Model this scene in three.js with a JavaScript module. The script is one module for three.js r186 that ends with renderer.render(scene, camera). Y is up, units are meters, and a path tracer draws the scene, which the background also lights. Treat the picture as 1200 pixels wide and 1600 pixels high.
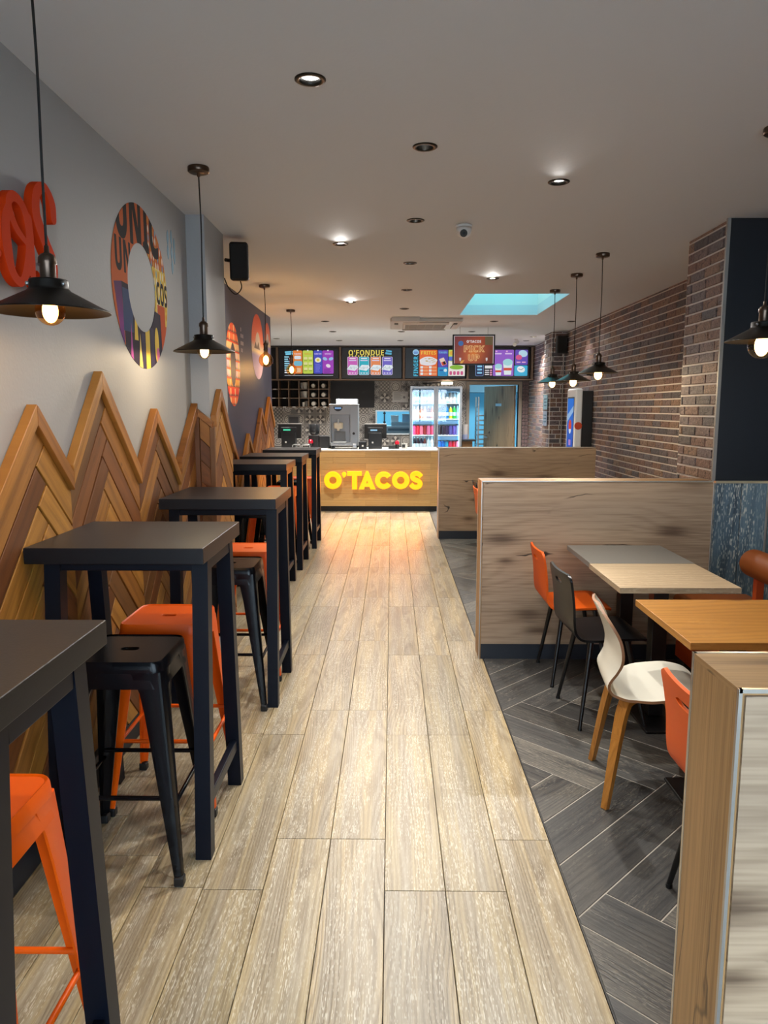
import * as THREE from 'three';
import { mergeGeometries, mergeVertices, toCreasedNormals } from 'three/addons/utils/BufferGeometryUtils.js';
import { RoundedBoxGeometry } from 'three/addons/geometries/RoundedBoxGeometry.js';
import { RectAreaLightUniformsLib } from 'three/addons/lights/RectAreaLightUniformsLib.js';
RectAreaLightUniformsLib.init();

// ---------------------------------------------------------------- camera, sky, exposure
const scene = new THREE.Scene();
const camera = new THREE.PerspectiveCamera(2 * Math.atan(800 / 1156) * 180 / Math.PI, 0.75, 0.05, 100);
camera.rotation.order = 'YXZ';
camera.position.set(0, 1.58, 0);
camera.rotation.set(-0.13924, 0.01028, 0);
scene.background = new THREE.Color(0.66, 0.84, 1.0); // overcast daylight
scene.backgroundIntensity = 14.0;
const renderer = new THREE.WebGLRenderer({ antialias: true });
renderer.toneMapping = THREE.LinearToneMapping;
renderer.toneMappingExposure = 0.83;
renderer.shadowMap.enabled = true;
const DOWN_I = 8.8, DOWN_C = new THREE.Color(1, 0.96, 0.9);
const PEND_I = 0.95, PEND_C = new THREE.Color(1, 0.76, 0.48);

// ---------------------------------------------------------------- helpers
function mulberry(a) { return () => { a = (a + 0x6d2b79f5) | 0; let t = Math.imul(a ^ (a >>> 15), 1 | a); t = (t + Math.imul(t ^ (t >>> 7), 61 | t)) ^ t; return ((t ^ (t >>> 14)) >>> 0) / 4294967296; }; }
const rnd = mulberry(7);
const V = (x, y, z) => new THREE.Vector3(x, y, z);
const lerp = (a, b, t) => a + (b - a) * t, clamp = (x, a = 0, b = 1) => Math.min(b, Math.max(a, x));
const sstep = (a, b, x) => { const t = clamp((x - a) / (b - a)); return t * t * (3 - 2 * t); };
const used = {};
const numbered = (n) => { const k = used[n] = (used[n] ?? -1) + 1; return k ? n + '_' + String(k).padStart(3, '0') : n; };
const shade = (o) => { o.castShadow = o.receiveShadow = true; return o; };
function thing(name, label, category, pos = [0, 0, 0], turn = 0, group) {
  const o = new THREE.Group(); o.name = numbered(name); scene.add(o);
  o.position.set(...pos); o.rotation.y = turn; o.userData = { label, category };
  if (group) o.userData.group = group;
  return o;
}
function struct(name, geo, mat) {
  const o = geo ? shade(new THREE.Mesh(geo, mat)) : new THREE.Group();
  o.name = name; o.userData = { kind: 'structure' }; scene.add(o); return o;
}
function part(parent, name, geo, mat, label) {
  const m = shade(new THREE.Mesh(geo, mat)); m.name = name; parent.add(m);
  if (label) m.userData.label = label;
  return m;
}
function single(name, label, category, geo, mat, group) {
  const m = shade(new THREE.Mesh(geo, mat)); m.name = numbered(name); scene.add(m); m.userData = { label, category };
  if (group) m.userData.group = group;
  return m;
}
function copyOf(root, name, label, pos, turn = 0, group) {
  const c = root.clone(); c.name = numbered(name); scene.add(c); c.position.set(...pos); c.rotation.y = turn;
  c.userData = { ...root.userData, label }; if (group) c.userData.group = group;
  return c;
}
const ORD = ['first', 'second', 'third', 'fourth', 'fifth', 'sixth', 'seventh', 'eighth', 'ninth', 'tenth', 'eleventh', 'twelfth'];

// geometry
const at = (g, x = 0, y = 0, z = 0) => g.translate(x, y, z);
const box = (w, h, d, x = 0, y = 0, z = 0) => at(new THREE.BoxGeometry(w, h, d), x, y, z);
const bx = (x0, x1, y0, y1, z0, z1) => box(Math.abs(x1 - x0), Math.abs(y1 - y0), Math.abs(z1 - z0), (x0 + x1) / 2, (y0 + y1) / 2, (z0 + z1) / 2);
const rbox = (w, h, d, r, x = 0, y = 0, z = 0, s = 2) => at(new RoundedBoxGeometry(w, h, d, s, Math.min(r, w / 2.01, h / 2.01, d / 2.01)), x, y, z);
const rbx = (x0, x1, y0, y1, z0, z1, r = 0.004) => rbox(Math.abs(x1 - x0), Math.abs(y1 - y0), Math.abs(z1 - z0), r, (x0 + x1) / 2, (y0 + y1) / 2, (z0 + z1) / 2);
const cyl = (r0, r1, h, x = 0, y = 0, z = 0, n = 20) => at(new THREE.CylinderGeometry(r1, r0, h, n), x, y + h / 2, z);
const lathe = (pts, n = 36) => new THREE.LatheGeometry(pts.map(([r, y]) => new THREE.Vector2(r, y)), n);
const tube = (pts, r, n = 24, m = 8) => new THREE.TubeGeometry(new THREE.CatmullRomCurve3(pts.map((p) => V(...p))), n, r, m);
const plainAttr = (g) => { const q = g.index ? g.toNonIndexed() : g.clone(); for (const k of Object.keys(q.attributes)) if (!['position', 'normal', 'uv'].includes(k)) q.deleteAttribute(k); if (!q.attributes.uv) q.setAttribute('uv', new THREE.BufferAttribute(new Float32Array(q.attributes.position.count * 2), 2)); return q; };
const merge = (list) => mergeGeometries(list.map(plainAttr));
function limb(a, b, r0, r1, n = 12) {
  const A = V(...a), B = V(...b), d = B.clone().sub(A), g = new THREE.CylinderGeometry(r1, r0, d.length(), n);
  g.applyQuaternion(new THREE.Quaternion().setFromUnitVectors(V(0, 1, 0), d.clone().normalize()));
  return at(g, (A.x + B.x) / 2, (A.y + B.y) / 2, (A.z + B.z) / 2);
}
// uv in metres from positions; swap turns the grain
function uvm(g, swap = false, ou = 0, ov = 0) {
  const p = g.attributes.position, n = g.attributes.normal, uv = new Float32Array(p.count * 2);
  for (let i = 0; i < p.count; i++) {
    const ax = Math.abs(n.getX(i)), ay = Math.abs(n.getY(i)), az = Math.abs(n.getZ(i));
    let u, v;
    if (ax >= ay && ax >= az) { u = p.getZ(i); v = p.getY(i); } else if (ay >= az) { u = p.getX(i); v = p.getZ(i); } else { u = p.getX(i); v = p.getY(i); }
    uv[i * 2] = (swap ? v : u) + ou; uv[i * 2 + 1] = (swap ? u : v) + ov;
  }
  g.setAttribute('uv', new THREE.BufferAttribute(uv, 2)); return g;
}
function solidWinding(g) {
  const p = g.attributes.position, ix = g.index.array; let vol = 0; const a = V(), b = V(), c = V();
  for (let i = 0; i < ix.length; i += 3) { a.fromBufferAttribute(p, ix[i]); b.fromBufferAttribute(p, ix[i + 1]); c.fromBufferAttribute(p, ix[i + 2]); vol += a.dot(b.cross(c)); }
  if (vol < 0) for (let i = 0; i < ix.length; i += 3) { const t = ix[i]; ix[i] = ix[i + 1]; ix[i + 1] = t; }
  return g;
}
// rings of points joined into a closed solid
function loft(rings, crease = 0.6) {
  const n = rings[0].length, pos = [], ix = [];
  for (const r of rings) for (const q of r) pos.push(q.x, q.y, q.z);
  for (let i = 0; i + 1 < rings.length; i++) for (let j = 0; j < n; j++) { const a = i * n + j, b = i * n + (j + 1) % n; ix.push(a, b, a + n, b, b + n, a + n); }
  for (const e of [0, rings.length - 1]) {
    const c = V(); rings[e].forEach((q) => c.add(q)); c.multiplyScalar(1 / n);
    const faces = THREE.ShapeUtils.triangulateShape(flat2(rings[e]), []);
    for (const f of faces) e ? ix.push(e * n + f[0], e * n + f[1], e * n + f[2]) : ix.push(f[0], f[2], f[1]);
  }
  const g = new THREE.BufferGeometry(); g.setAttribute('position', new THREE.Float32BufferAttribute(pos, 3)); g.setIndex(ix);
  solidWinding(g); return toCreasedNormals(g, crease);
}
function flat2(ring) {
  const nrm = V(); for (let i = 0; i < ring.length; i++) { const a = ring[i], b = ring[(i + 1) % ring.length]; nrm.x += (a.y - b.y) * (a.z + b.z); nrm.y += (a.z - b.z) * (a.x + b.x); nrm.z += (a.x - b.x) * (a.y + b.y); }
  nrm.normalize(); const u = Math.abs(nrm.y) < 0.9 ? V(0, 1, 0).cross(nrm).normalize() : V(1, 0, 0).cross(nrm).normalize(), v = nrm.clone().cross(u);
  return ring.map((q) => new THREE.Vector2(q.dot(u), q.dot(v)));
}
// convex polygon tools in 2D
function clipPoly(poly, a, b, c) { // keep a*x+b*y<=c
  const out = [];
  for (let i = 0; i < poly.length; i++) {
    const p = poly[i], q = poly[(i + 1) % poly.length], dp = a * p[0] + b * p[1] - c, dq = a * q[0] + b * q[1] - c;
    if (dp <= 0) out.push(p);
    if ((dp < 0 && dq > 0) || (dp > 0 && dq < 0)) { const t = dp / (dp - dq); out.push([lerp(p[0], q[0], t), lerp(p[1], q[1], t)]); }
  }
  return out;
}
const area = (p) => { let s = 0; for (let i = 0; i < p.length; i++) { const q = p[(i + 1) % p.length]; s += p[i][0] * q[1] - q[0] * p[i][1]; } return s / 2; };
function inset(poly, d) {
  let P = area(poly) < 0 ? poly.slice().reverse() : poly, out = P;
  for (let i = 0; i < P.length; i++) {
    const p = P[i], q = P[(i + 1) % P.length], l = Math.hypot(q[0] - p[0], q[1] - p[1]); if (l < 1e-6) continue;
    const nx = (q[1] - p[1]) / l, ny = -(q[0] - p[0]) / l; // outward
    out = clipPoly(out, nx, ny, nx * p[0] + ny * p[1] - d);
  }
  return out;
}
// chamfered slab on a convex polygon; map(x,y,h) -> Vector3, uvf(x,y) -> [u,v]
function slab(poly, h, bevel, map, uvf) {
  let P = area(poly) < 0 ? poly.slice().reverse() : poly;
  P = P.filter((p, i) => { const q = P[(i + 1) % P.length]; return Math.hypot(p[0] - q[0], p[1] - q[1]) > 1e-4; });
  if (P.length < 3) return null;
  const c = [0, 0]; P.forEach((p) => { c[0] += p[0] / P.length; c[1] += p[1] / P.length; });
  const Q = P.map((p, i) => { // mitred inset of the same vertex count
    const a = P[(i + P.length - 1) % P.length], b = P[(i + 1) % P.length];
    const e1 = [p[0] - a[0], p[1] - a[1]], e2 = [b[0] - p[0], b[1] - p[1]], l1 = Math.hypot(...e1), l2 = Math.hypot(...e2);
    const n1 = [-e1[1] / l1, e1[0] / l1], n2 = [-e2[1] / l2, e2[0] / l2], k = 1 + n1[0] * n2[0] + n1[1] * n2[1];
    return [p[0] + bevel * (n1[0] + n2[0]) / Math.max(k, 0.3), p[1] + bevel * (n1[1] + n2[1]) / Math.max(k, 0.3)];
  });
  const pos = [], uv = [];
  const tri = (...vs) => vs.forEach(([x, y, z]) => { const m = map(x, y, z); pos.push(m.x, m.y, m.z); uv.push(...uvf(x, y)); });
  for (let i = 1; i + 1 < Q.length; i++) tri([...Q[0], h], [...Q[i], h], [...Q[i + 1], h]);
  for (let i = 0; i < P.length; i++) {
    const j = (i + 1) % P.length;
    tri([...Q[i], h], [...P[i], h - bevel], [...P[j], h - bevel]); tri([...Q[i], h], [...P[j], h - bevel], [...Q[j], h]);
    tri([...P[i], h - bevel], [...P[i], 0], [...P[j], 0]); tri([...P[i], h - bevel], [...P[j], 0], [...P[j], h - bevel]);
  }
  const g = new THREE.BufferGeometry(); g.setAttribute('position', new THREE.Float32BufferAttribute(pos, 3)); g.setAttribute('uv', new THREE.Float32BufferAttribute(uv, 2));
  const o = map(0, 0, 0), X = map(1, 0, 0).sub(o), Y = map(0, 1, 0).sub(o), H = map(0, 0, 1).sub(o);
  if (X.cross(Y).dot(H) < 0) { const p = g.attributes.position, u = g.attributes.uv, s = V(), t = V(), a = new THREE.Vector2(), b = new THREE.Vector2(); for (let i = 0; i < p.count; i += 3) { s.fromBufferAttribute(p, i); t.fromBufferAttribute(p, i + 1); p.setXYZ(i, t.x, t.y, t.z); p.setXYZ(i + 1, s.x, s.y, s.z); a.fromBufferAttribute(u, i); b.fromBufferAttribute(u, i + 1); u.setXY(i, b.x, b.y); u.setXY(i + 1, a.x, a.y); } }
  g.computeVertexNormals(); return g;
}
const rectPoly = (x0, x1, y0, y1) => [[x0, y0], [x1, y0], [x1, y1], [x0, y1]];
function rrShape(w, h, r, cx = 0, cy = 0) {
  const s = new THREE.Shape(), x = cx - w / 2, y = cy - h / 2;
  s.moveTo(x + r, y); s.lineTo(x + w - r, y); s.absarc(x + w - r, y + r, r, -Math.PI / 2, 0); s.lineTo(x + w, y + h - r); s.absarc(x + w - r, y + h - r, r, 0, Math.PI / 2);
  s.lineTo(x + r, y + h); s.absarc(x + r, y + h - r, r, Math.PI / 2, Math.PI); s.lineTo(x, y + r); s.absarc(x + r, y + r, r, Math.PI, Math.PI * 1.5); return s;
}
const extr = (shape, depth, bevel = 0, seg = 12) => new THREE.ExtrudeGeometry(shape, { depth, bevelEnabled: bevel > 0, bevelThickness: bevel, bevelSize: bevel, bevelSegments: 2, curveSegments: seg });
function uvFit(g, x0, x1, y0, y1, ax = 'x', ay = 'y') { // 0..1 over a rectangle
  const p = g.attributes.position, uv = new Float32Array(p.count * 2), gx = { x: 'getX', y: 'getY', z: 'getZ' };
  for (let i = 0; i < p.count; i++) { uv[i * 2] = (p[gx[ax]](i) - x0) / (x1 - x0); uv[i * 2 + 1] = (p[gx[ay]](i) - y0) / (y1 - y0); }
  g.setAttribute('uv', new THREE.BufferAttribute(uv, 2)); return g;
}

// ---------------------------------------------------------------- textures
const H = new Float32Array(65536); { const r = mulberry(99); for (let i = 0; i < 65536; i++) H[i] = r(); }
const hsh = (x, y, s) => H[((x * 73 + y * 7919 + s * 3571 + ((x * y) & 255) * 31) >>> 0) & 65535];
function noise(x, y, px, py, s = 0) { // tiles with period px, py
  const xi = Math.floor(x), yi = Math.floor(y), fx = x - xi, fy = y - yi, u = fx * fx * (3 - 2 * fx), v = fy * fy * (3 - 2 * fy);
  const a = ((xi % px) + px) % px, b = (a + 1) % px, c = ((yi % py) + py) % py, d = (c + 1) % py;
  return lerp(lerp(hsh(a, c, s), hsh(b, c, s), u), lerp(hsh(a, d, s), hsh(b, d, s), u), v);
}
const nz = (u, v, fx, fy, s) => noise(u * fx, v * fy, fx, fy, s);
const fbm = (u, v, fx, fy, s) => 0.5 * nz(u, v, fx, fy, s) + 0.3 * nz(u, v, fx * 2, fy * 2, s + 1) + 0.2 * nz(u, v, fx * 4, fy * 4, s + 2);
function dataTex(w, h, fn, srgb = true) {
  const d = new Uint8Array(w * h * 4);
  for (let y = 0; y < h; y++) for (let x = 0; x < w; x++) { const c = fn((x + 0.5) / w, (y + 0.5) / h, x, y), o = (y * w + x) * 4; d[o] = clamp(c[0], 0, 255); d[o + 1] = clamp(c[1], 0, 255); d[o + 2] = clamp(c[2], 0, 255); d[o + 3] = 255; }
  const t = new THREE.DataTexture(d, w, h); t.wrapS = t.wrapT = THREE.RepeatWrapping; t.magFilter = THREE.LinearFilter; t.minFilter = THREE.LinearMipmapLinearFilter; t.generateMipmaps = true;
  if (srgb) t.colorSpace = THREE.SRGBColorSpace; t.needsUpdate = true; return t;
}
const mix3 = (a, b, t) => [lerp(a[0], b[0], t), lerp(a[1], b[1], t), lerp(a[2], b[2], t)];
const hex3 = (h) => [(h >> 16) & 255, (h >> 8) & 255, h & 255];
// grain runs along v; returns [colour map, bump map]
function woodTex({ w = 256, h = 1024, base, alt, dark, light, pores = 0, rings = 7, ringAmt = 0.5, knots = 0, cracks = 0, seed = 1, fine = 0.35, patch = 0.5, ff = 1, warp = 1.6 }) {
  base = hex3(base); alt = alt ? hex3(alt) : base; dark = hex3(dark); light = hex3(light);
  const r = mulberry(seed * 17 + 3), K = []; for (let i = 0; i < knots; i++) K.push([r(), r(), 0.02 + 0.03 * r()]);
  const hgt = new Float32Array(w * h), asp = h / w;
  const map = dataTex(w, h, (u, v, x, y) => {
    let ku = 0, kn = 0;
    for (const [kx, ky, kr] of K) { let dx = u - kx, dy = v - ky; dx -= Math.round(dx); dy -= Math.round(dy); const d = Math.hypot(dx * 1.0, dy * asp * 0.45), e = Math.exp(-d * d / (kr * kr * 4)); ku += e * Math.sign(dx) * 0.35 * (1 - Math.exp(-Math.abs(dx) * 60)); kn += Math.exp(-d * d / (kr * kr * 0.5)); }
    const wob = 0.7 * nz(u, v, 2, 2, seed) + 0.3 * nz(u, v, 4, 3, seed + 1) - 0.5, ring = 0.5 + 0.5 * Math.sin(6.2832 * (Math.round(rings) * u + warp * rings * 0.3 * wob + 3 * ku + 0.25 * (nz(u, v, 12, 9, seed + 5) - 0.5)));
    const fg = nz(u, v, 72 * ff, 6, seed + 7), fg2 = nz(u, v, 128 * ff, 22, seed + 8), tone = fbm(u, v, 3, 2, seed + 9);
    const pr = clamp(ring, 0, 1), dk = clamp(ringAmt * pr * pr * (0.4 + 0.9 * tone) + fine * (fg * 0.6 + fg2 * 0.4 - 0.3) + patch * (tone - 0.5) + kn * 0.8);
    let c = mix3(mix3(base, alt, sstep(0.25, 0.75, 0.6 * nz(u, v, 5, 2, seed + 30) + 0.4 * nz(u, v, 14, 3, seed + 31))), dark, dk);
    let po = 0;
    if (pores) { po = sstep(0.52, 0.74, 0.5 * nz(u, v, 126, 44, seed + 11) + 0.5 * nz(u, v, 84, 110, seed + 12)) * (0.25 + 0.75 * sstep(0.4, 0.62, fbm(u, v, 5, 3, seed + 13))) * pores; c = mix3(c, light, po); }
    if (cracks) { const cr = sstep(0.0, 0.035, Math.abs(nz(u, v, 12, 3, seed + 20) + 0.12 * nz(u, v, 40, 40, seed + 22) - 0.56)), cm = sstep(0.58, 0.78, nz(u, v, 9, 6, seed + 21)); const k = (1 - cr) * cm * cracks; c = mix3(c, [dark[0] * 0.5, dark[1] * 0.5, dark[2] * 0.5], k); po -= k; }
    hgt[y * w + x] = 0.55 - 0.3 * dk + 0.25 * po; return c;
  });
  const bump = dataTex(w, h, (u, v, x, y) => { const k = 255 * hgt[y * w + x]; return [k, k, k]; }, false);
  return [map, bump];
}
const rep = (t, u, v, rot = 0) => { const c = t.clone(); c.repeat.set(u, v); c.rotation = rot; c.needsUpdate = true; return c; };
function canvasTex(w, h, draw) {
  const c = document.createElement('canvas'); c.width = w; c.height = h; draw(c.getContext('2d'), w, h);
  const t = new THREE.CanvasTexture(c); t.colorSpace = THREE.SRGBColorSpace; t.magFilter = THREE.LinearFilter; return t;
}
const std = (o) => new THREE.MeshStandardMaterial(o), phys = (o) => new THREE.MeshPhysicalMaterial(o);
const col = (h, k = 1) => new THREE.Color(h).multiplyScalar(k);

// floor oak: limed planks, uv 0..1 per plank
const oakT = [1, 2, 3, 4].map((s) => woodTex({ w: 256, h: 1536, base: [0xb09d79, 0xa79674, 0xb8a47f, 0xab9b79][s - 1], alt: 0xa09582, dark: 0x665742, light: 0xe4e0d6, pores: 0.5, rings: 8 + s, ringAmt: 0.36, seed: 10 + s, patch: 0.6, fine: 0.55, warp: 2.2 }));
const oakM = []; for (const [m, b] of oakT) for (const k of [0.8, 0.9, 0.98]) oakM.push(std({ map: m, bumpMap: b, bumpScale: 0.0012, color: new THREE.Color(k, k * 0.985, k * 0.94), roughness: 0.32 }));
const darkT = [1, 2, 3].map((s) => woodTex({ w: 192, h: 1152, base: [0x5b5852, 0x4f4e4b, 0x66625a][s - 1], dark: 0x2a2a2c, light: 0x8f8879, pores: 0.65, rings: 6 + s, ringAmt: 0.4, seed: 30 + s, patch: 0.8, fine: 0.75 }));
const darkM = []; for (const [m, b] of darkT) for (const k of [0.66, 0.82, 0.98]) darkM.push(std({ map: m, bumpMap: b, bumpScale: 0.0014, color: new THREE.Color(k, k, k), roughness: 0.42 }));
const panT = woodTex({ w: 1024, h: 1024, base: 0xb0967a, alt: 0xa18a72, dark: 0x5a4532, light: 0xd6c7b0, pores: 0, rings: 26, ringAmt: 0.18, knots: 10, cracks: 1, seed: 51, patch: 0.45, fine: 0.5, ff: 3, warp: 0.7 });
const panM = std({ map: rep(panT[0], 0.8, 0.62), bumpMap: rep(panT[1], 0.8, 0.62), bumpScale: 0.0012, roughness: 0.55 });
const panEndM = std({ map: rep(panT[0], 1.6, 0.6), bumpMap: rep(panT[1], 1.6, 0.6), bumpScale: 0.001, roughness: 0.5, color: 0xffe6b8 });
const doorM = std({ map: rep(panT[0], 0.9, 0.45), bumpMap: rep(panT[1], 0.9, 0.45), bumpScale: 0.001, roughness: 0.55, color: 0xf0ead8 });
const walT = [1, 2, 3].map((s) => woodTex({ w: 192, h: 1024, base: 0xc2a886, dark: 0x7d6244, light: 0xd6be98, pores: 0.2, rings: 2 + s, ringAmt: 0.35, knots: 1, cracks: 0.15, seed: 60 + s, patch: 0.5, fine: 0.35, warp: 1.2 }));
const walM = []; for (const [m, b] of walT) for (const c of [0xc8984e, 0xa07040, 0xe4ba66, 0x947248, 0x885e34, 0xcca25c]) walM.push(std({ map: rep(m, 4, 0.8), bumpMap: rep(b, 4, 0.8), bumpScale: 0.0008, color: c, roughness: 0.52 }));
const trimM = [0xd8a860, 0xc4924e, 0xe0b468].map((c, i) => std({ map: rep(walT[i][0], 6, 0.9), bumpMap: rep(walT[i][1], 6, 0.9), bumpScale: 0.0012, color: c, roughness: 0.45 }));
const oakTblT = woodTex({ w: 512, h: 1024, base: 0xb6813e, dark: 0x7a4c1c, light: 0xd0a05c, pores: 0.2, rings: 14, ringAmt: 0.28, knots: 2, seed: 71, patch: 0.4, ff: 1.5, warp: 0.9 });
const oakTblM = std({ map: rep(oakTblT[0], 1.6, 0.8), bumpMap: rep(oakTblT[1], 1.6, 0.8), bumpScale: 0.0006, roughness: 0.33 });
const ltTblT = woodTex({ w: 512, h: 1024, base: 0xb8a283, dark: 0x83705a, light: 0xd4c4a6, pores: 0.3, rings: 16, ringAmt: 0.4, seed: 74, patch: 0.4, ff: 1.5, warp: 0.5 });
const ltTblM = std({ map: rep(ltTblT[0], 1.6, 0.8), roughness: 0.4 });
const bamT = woodTex({ w: 256, h: 1024, base: 0xc9a469, dark: 0xa27a42, light: 0xdcbd86, pores: 0.3, rings: 6, ringAmt: 0.3, seed: 78, patch: 0.3, fine: 0.5 });
const bamM = [0.92, 1, 1.06].map((k) => std({ map: rep(bamT[0], 8, 0.9), bumpMap: rep(bamT[1], 8, 0.9), bumpScale: 0.0006, roughness: 0.45, color: new THREE.Color(k, k, k) }));
const dadoT = woodTex({ w: 256, h: 1024, base: 0x6a808e, dark: 0x3d4d5a, light: 0xd0cfc4, pores: 1.0, rings: 4, ringAmt: 0.5, cracks: 0.6, seed: 83, patch: 0.9 });
const dadoM = std({ map: rep(dadoT[0], 2.2, 0.6), bumpMap: rep(dadoT[1], 2.2, 0.6), bumpScale: 0.002, roughness: 0.65 });
// plaster and brick relief
const plasT = dataTex(256, 256, (u, v) => { const k = 128 + 70 * (fbm(u, v, 8, 8, 3) - 0.5) + 60 * (nz(u, v, 64, 64, 4) - 0.5); return [k, k, k]; }, false);
const brkT = dataTex(256, 128, (u, v) => { const k = fbm(u, v, 8, 4, 40), s = nz(u, v, 40, 20, 44), e = 205 + 70 * (k - 0.5) + 60 * (s - 0.5) - 70 * sstep(0.72, 0.9, nz(u, v, 14, 9, 46)); return [e, e * 0.97, e * 0.94]; });
const brkB = dataTex(256, 128, (u, v) => { const k = 255 * clamp(fbm(u, v, 8, 6, 47) + 0.4 * (nz(u, v, 50, 26, 48) - 0.5)); return [k, k, k]; }, false);
const brickM = [0x977c76, 0x9d8277, 0x8e7a7e, 0x807a84, 0x6e6c76, 0xa68d80, 0x928286, 0x898089].map((c) => std({ color: c, map: brkT, bumpMap: brkB, bumpScale: 0.004, roughness: 0.72 }));
const wallM = std({ color: 0xa0a1a2, roughness: 0.62, bumpMap: rep(plasT, 2, 2), bumpScale: 0.0012 });
const ceilM = std({ color: 0xd0d4da, roughness: 0.8, bumpMap: rep(plasT, 1.5, 1.5), bumpScale: 0.001 });
const navyM = std({ color: 0x2c3658, roughness: 0.5, bumpMap: rep(plasT, 2, 2), bumpScale: 0.001 });
const navyDkM = std({ color: 0x0c111b, roughness: 0.55 });
const mortarM = std({ color: 0xd6d2cf, roughness: 0.9 });
const whiteM = std({ color: 0xe4e4e2, roughness: 0.5 });
const blackM = std({ color: 0x0c0d10, roughness: 0.42 });
const blackMetal = std({ color: 0x0a0b0d, roughness: 0.4 });
const plinthM = std({ color: 0x1d222b, roughness: 0.5 });
const steelM = std({ color: 0xa8a9aa, roughness: 0.3, metalness: 0.9 });
const bronzeM = std({ color: 0x5b4c42, roughness: 0.28, metalness: 0.9 });
const groutM = std({ color: 0x3a3733, roughness: 0.9 });
const glassM = phys({ color: 0xffffff, transmission: 1, thickness: 0, roughness: 0, ior: 1.45 });

// ================================================================ SETTING
const CEIL = 2.738;
// ---- floor: oak planks and dark herringbone tiles on a screed
{
  const fl = struct('floor');
  part(fl, 'screed', bx(-3.0, 3.1, -0.15, -0.012, -18, 1.7), groutM);
  const edge = 0.583, mapF = (x, y, h) => V(x, h - 0.012, y);
  const W = 0.2015, L = 1.18, gap = 0.0012, r = mulberry(5), seen = [];
  for (let c = 0; c < 18; c++) {
    const x1 = edge - c * W, x0 = x1 - W, B = [0, 3, 4, 7, 8, 11, 12, 15, 16].includes(c) ? 1 : 0;
    let z0 = (B ? -2.545 : -2.25) + (c > 5 ? (r() - 0.5) * 0.3 : 0) + L * 4;
    for (let k = 0; k < 16; k++, z0 -= L) {
      let a = z0 - L, b = z0; if (b < -14.6 || a > 1.6) continue; a = Math.max(a, -14.75); b = Math.min(b, 1.6);
      if (x0 < -1.84 && b > -9.85) continue; if (b - a < 0.03) continue;
      const flip = r() < 0.5, mid = [x0, a], g = slab(rectPoly(x0 + gap, x1 - gap, a + gap, b - gap), 0.012, 0.0012, mapF, (x, y) => { const u = (x - mid[0]) / W, v = (y - mid[1]) / L; return flip ? [1 - u, 1 - v] : [u, v]; });
      part(fl, 'plank', g, oakM[Math.floor(r() * oakM.length)]);
    }
  }
  // herringbone, rotated 45 degrees: u along (1,-1), v along (1,1)
  const w = 0.189, n = 6, S = Math.SQRT1_2, u0 = 2.653 - 6 * w, v0 = -1.655, toXZ = (u, v) => [(u + v) * S, (v - u) * S], g2 = 0.0023;
  const inRoom = (P) => { let q = clipPoly(P, -1, 0, -(edge + 0.006)); q = clipPoly(q, 1, 0, 2.7); q = clipPoly(q, 0, 1, 0.7); q = clipPoly(q, 0, -1, 9.5); return q; };
  const tile = (ua, ub, va, vb, along) => {
    const P = [[ua + g2, va + g2], [ub - g2, va + g2], [ub - g2, vb - g2], [ua + g2, vb - g2]].map(([a, b]) => toXZ(a, b)), q = inRoom(P);
    if (q.length < 3 || Math.abs(area(q)) < 1e-3) return;
    const k = r() < 0.5;
    const g = slab(q, 0.012, 0.0012, mapF, (x, z) => { const u = (x - z) * S, v = (x + z) * S; const s = along ? [(v - va) / w, (u - ua) / (n * w)] : [(u - ua) / w, (v - va) / (n * w)]; return k ? [1 - s[0], 1 - s[1]] : s; });
    if (g) part(fl, 'tile', g, darkM[Math.floor(r() * darkM.length)]);
  };
  for (let y = -60; y < 60; y++) for (let m = -8; m < 8; m++) {
    const s = y + 2 * n * m, ua = u0 + s * w; const va = v0 + y * w; tile(ua, ua + n * w, va, va + w, true);
    const x = y; tile(u0 + x * w, u0 + (x + 1) * w, v0 + (x - 2 * n + 1 + 2 * n * m) * w, v0 + (x - 2 * n + 1 + n + 2 * n * m) * w, false);
  }
  part(fl, 'grout', bx(edge + 0.006, 2.7, -0.012, -0.0016, -9.5, 0.7), std({ color: 0xa39d92, roughness: 0.9 }));
  part(fl, 'edge_strip', bx(edge + 0.0005, edge + 0.0055, -0.012, 0.0005, -9.5, 0.7), std({ color: 0x222120, roughness: 0.5 }));
  part(fl, 'kitchen_flooring', bx(-1.5, 3.1, -0.012, 0, -17.8, -14.76), std({ color: 0x8a9296, roughness: 0.5 }));
  part(fl, 'screed_top', bx(edge + 0.007, 2.7, -0.012, 0, -14.6, -9.5), darkM[1]);
}
// ---- ceiling with recesses for the downlights and the skylight
const DOWN = [ // x, z, deep, row, word
  ...[-2.0475, -3.5017, -4.809, -6.174, -7.539, -8.925, -11.5395, -13.041].map((z) => [0.147, z, 1, 'middle']),
  [-0.2909, -2.814, 0, 'left'], [-0.3654, -5.4705, 0, 'left'], [-0.4515, -8.379, 0, 'left'], [-0.8957, -10.1913, 1, 'counter'], [-0.8978, -11.529, 1, 'counter'], [-0.9062, -13.0305, 1, 'counter'], [-1.932, -12.663, 1, 'corner'],
  [0.861, -4.0278, 0, 'right'], [0.9083, -6.8964, 0, 'right'], [1.3744, -10.2144, 1, 'sky'], [1.218, -11.55, 1, 'sky'], [1.5907, -13.1807, 1, 'sky'], [2.415, -10.226, 1, 'brick'], [2.31, -12.39, 1, 'brick'], [2.3257, -13.125, 1, 'brick'],
];
const SKY = [0.8505, 1.8165, -9.5235, -7.8015];
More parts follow.
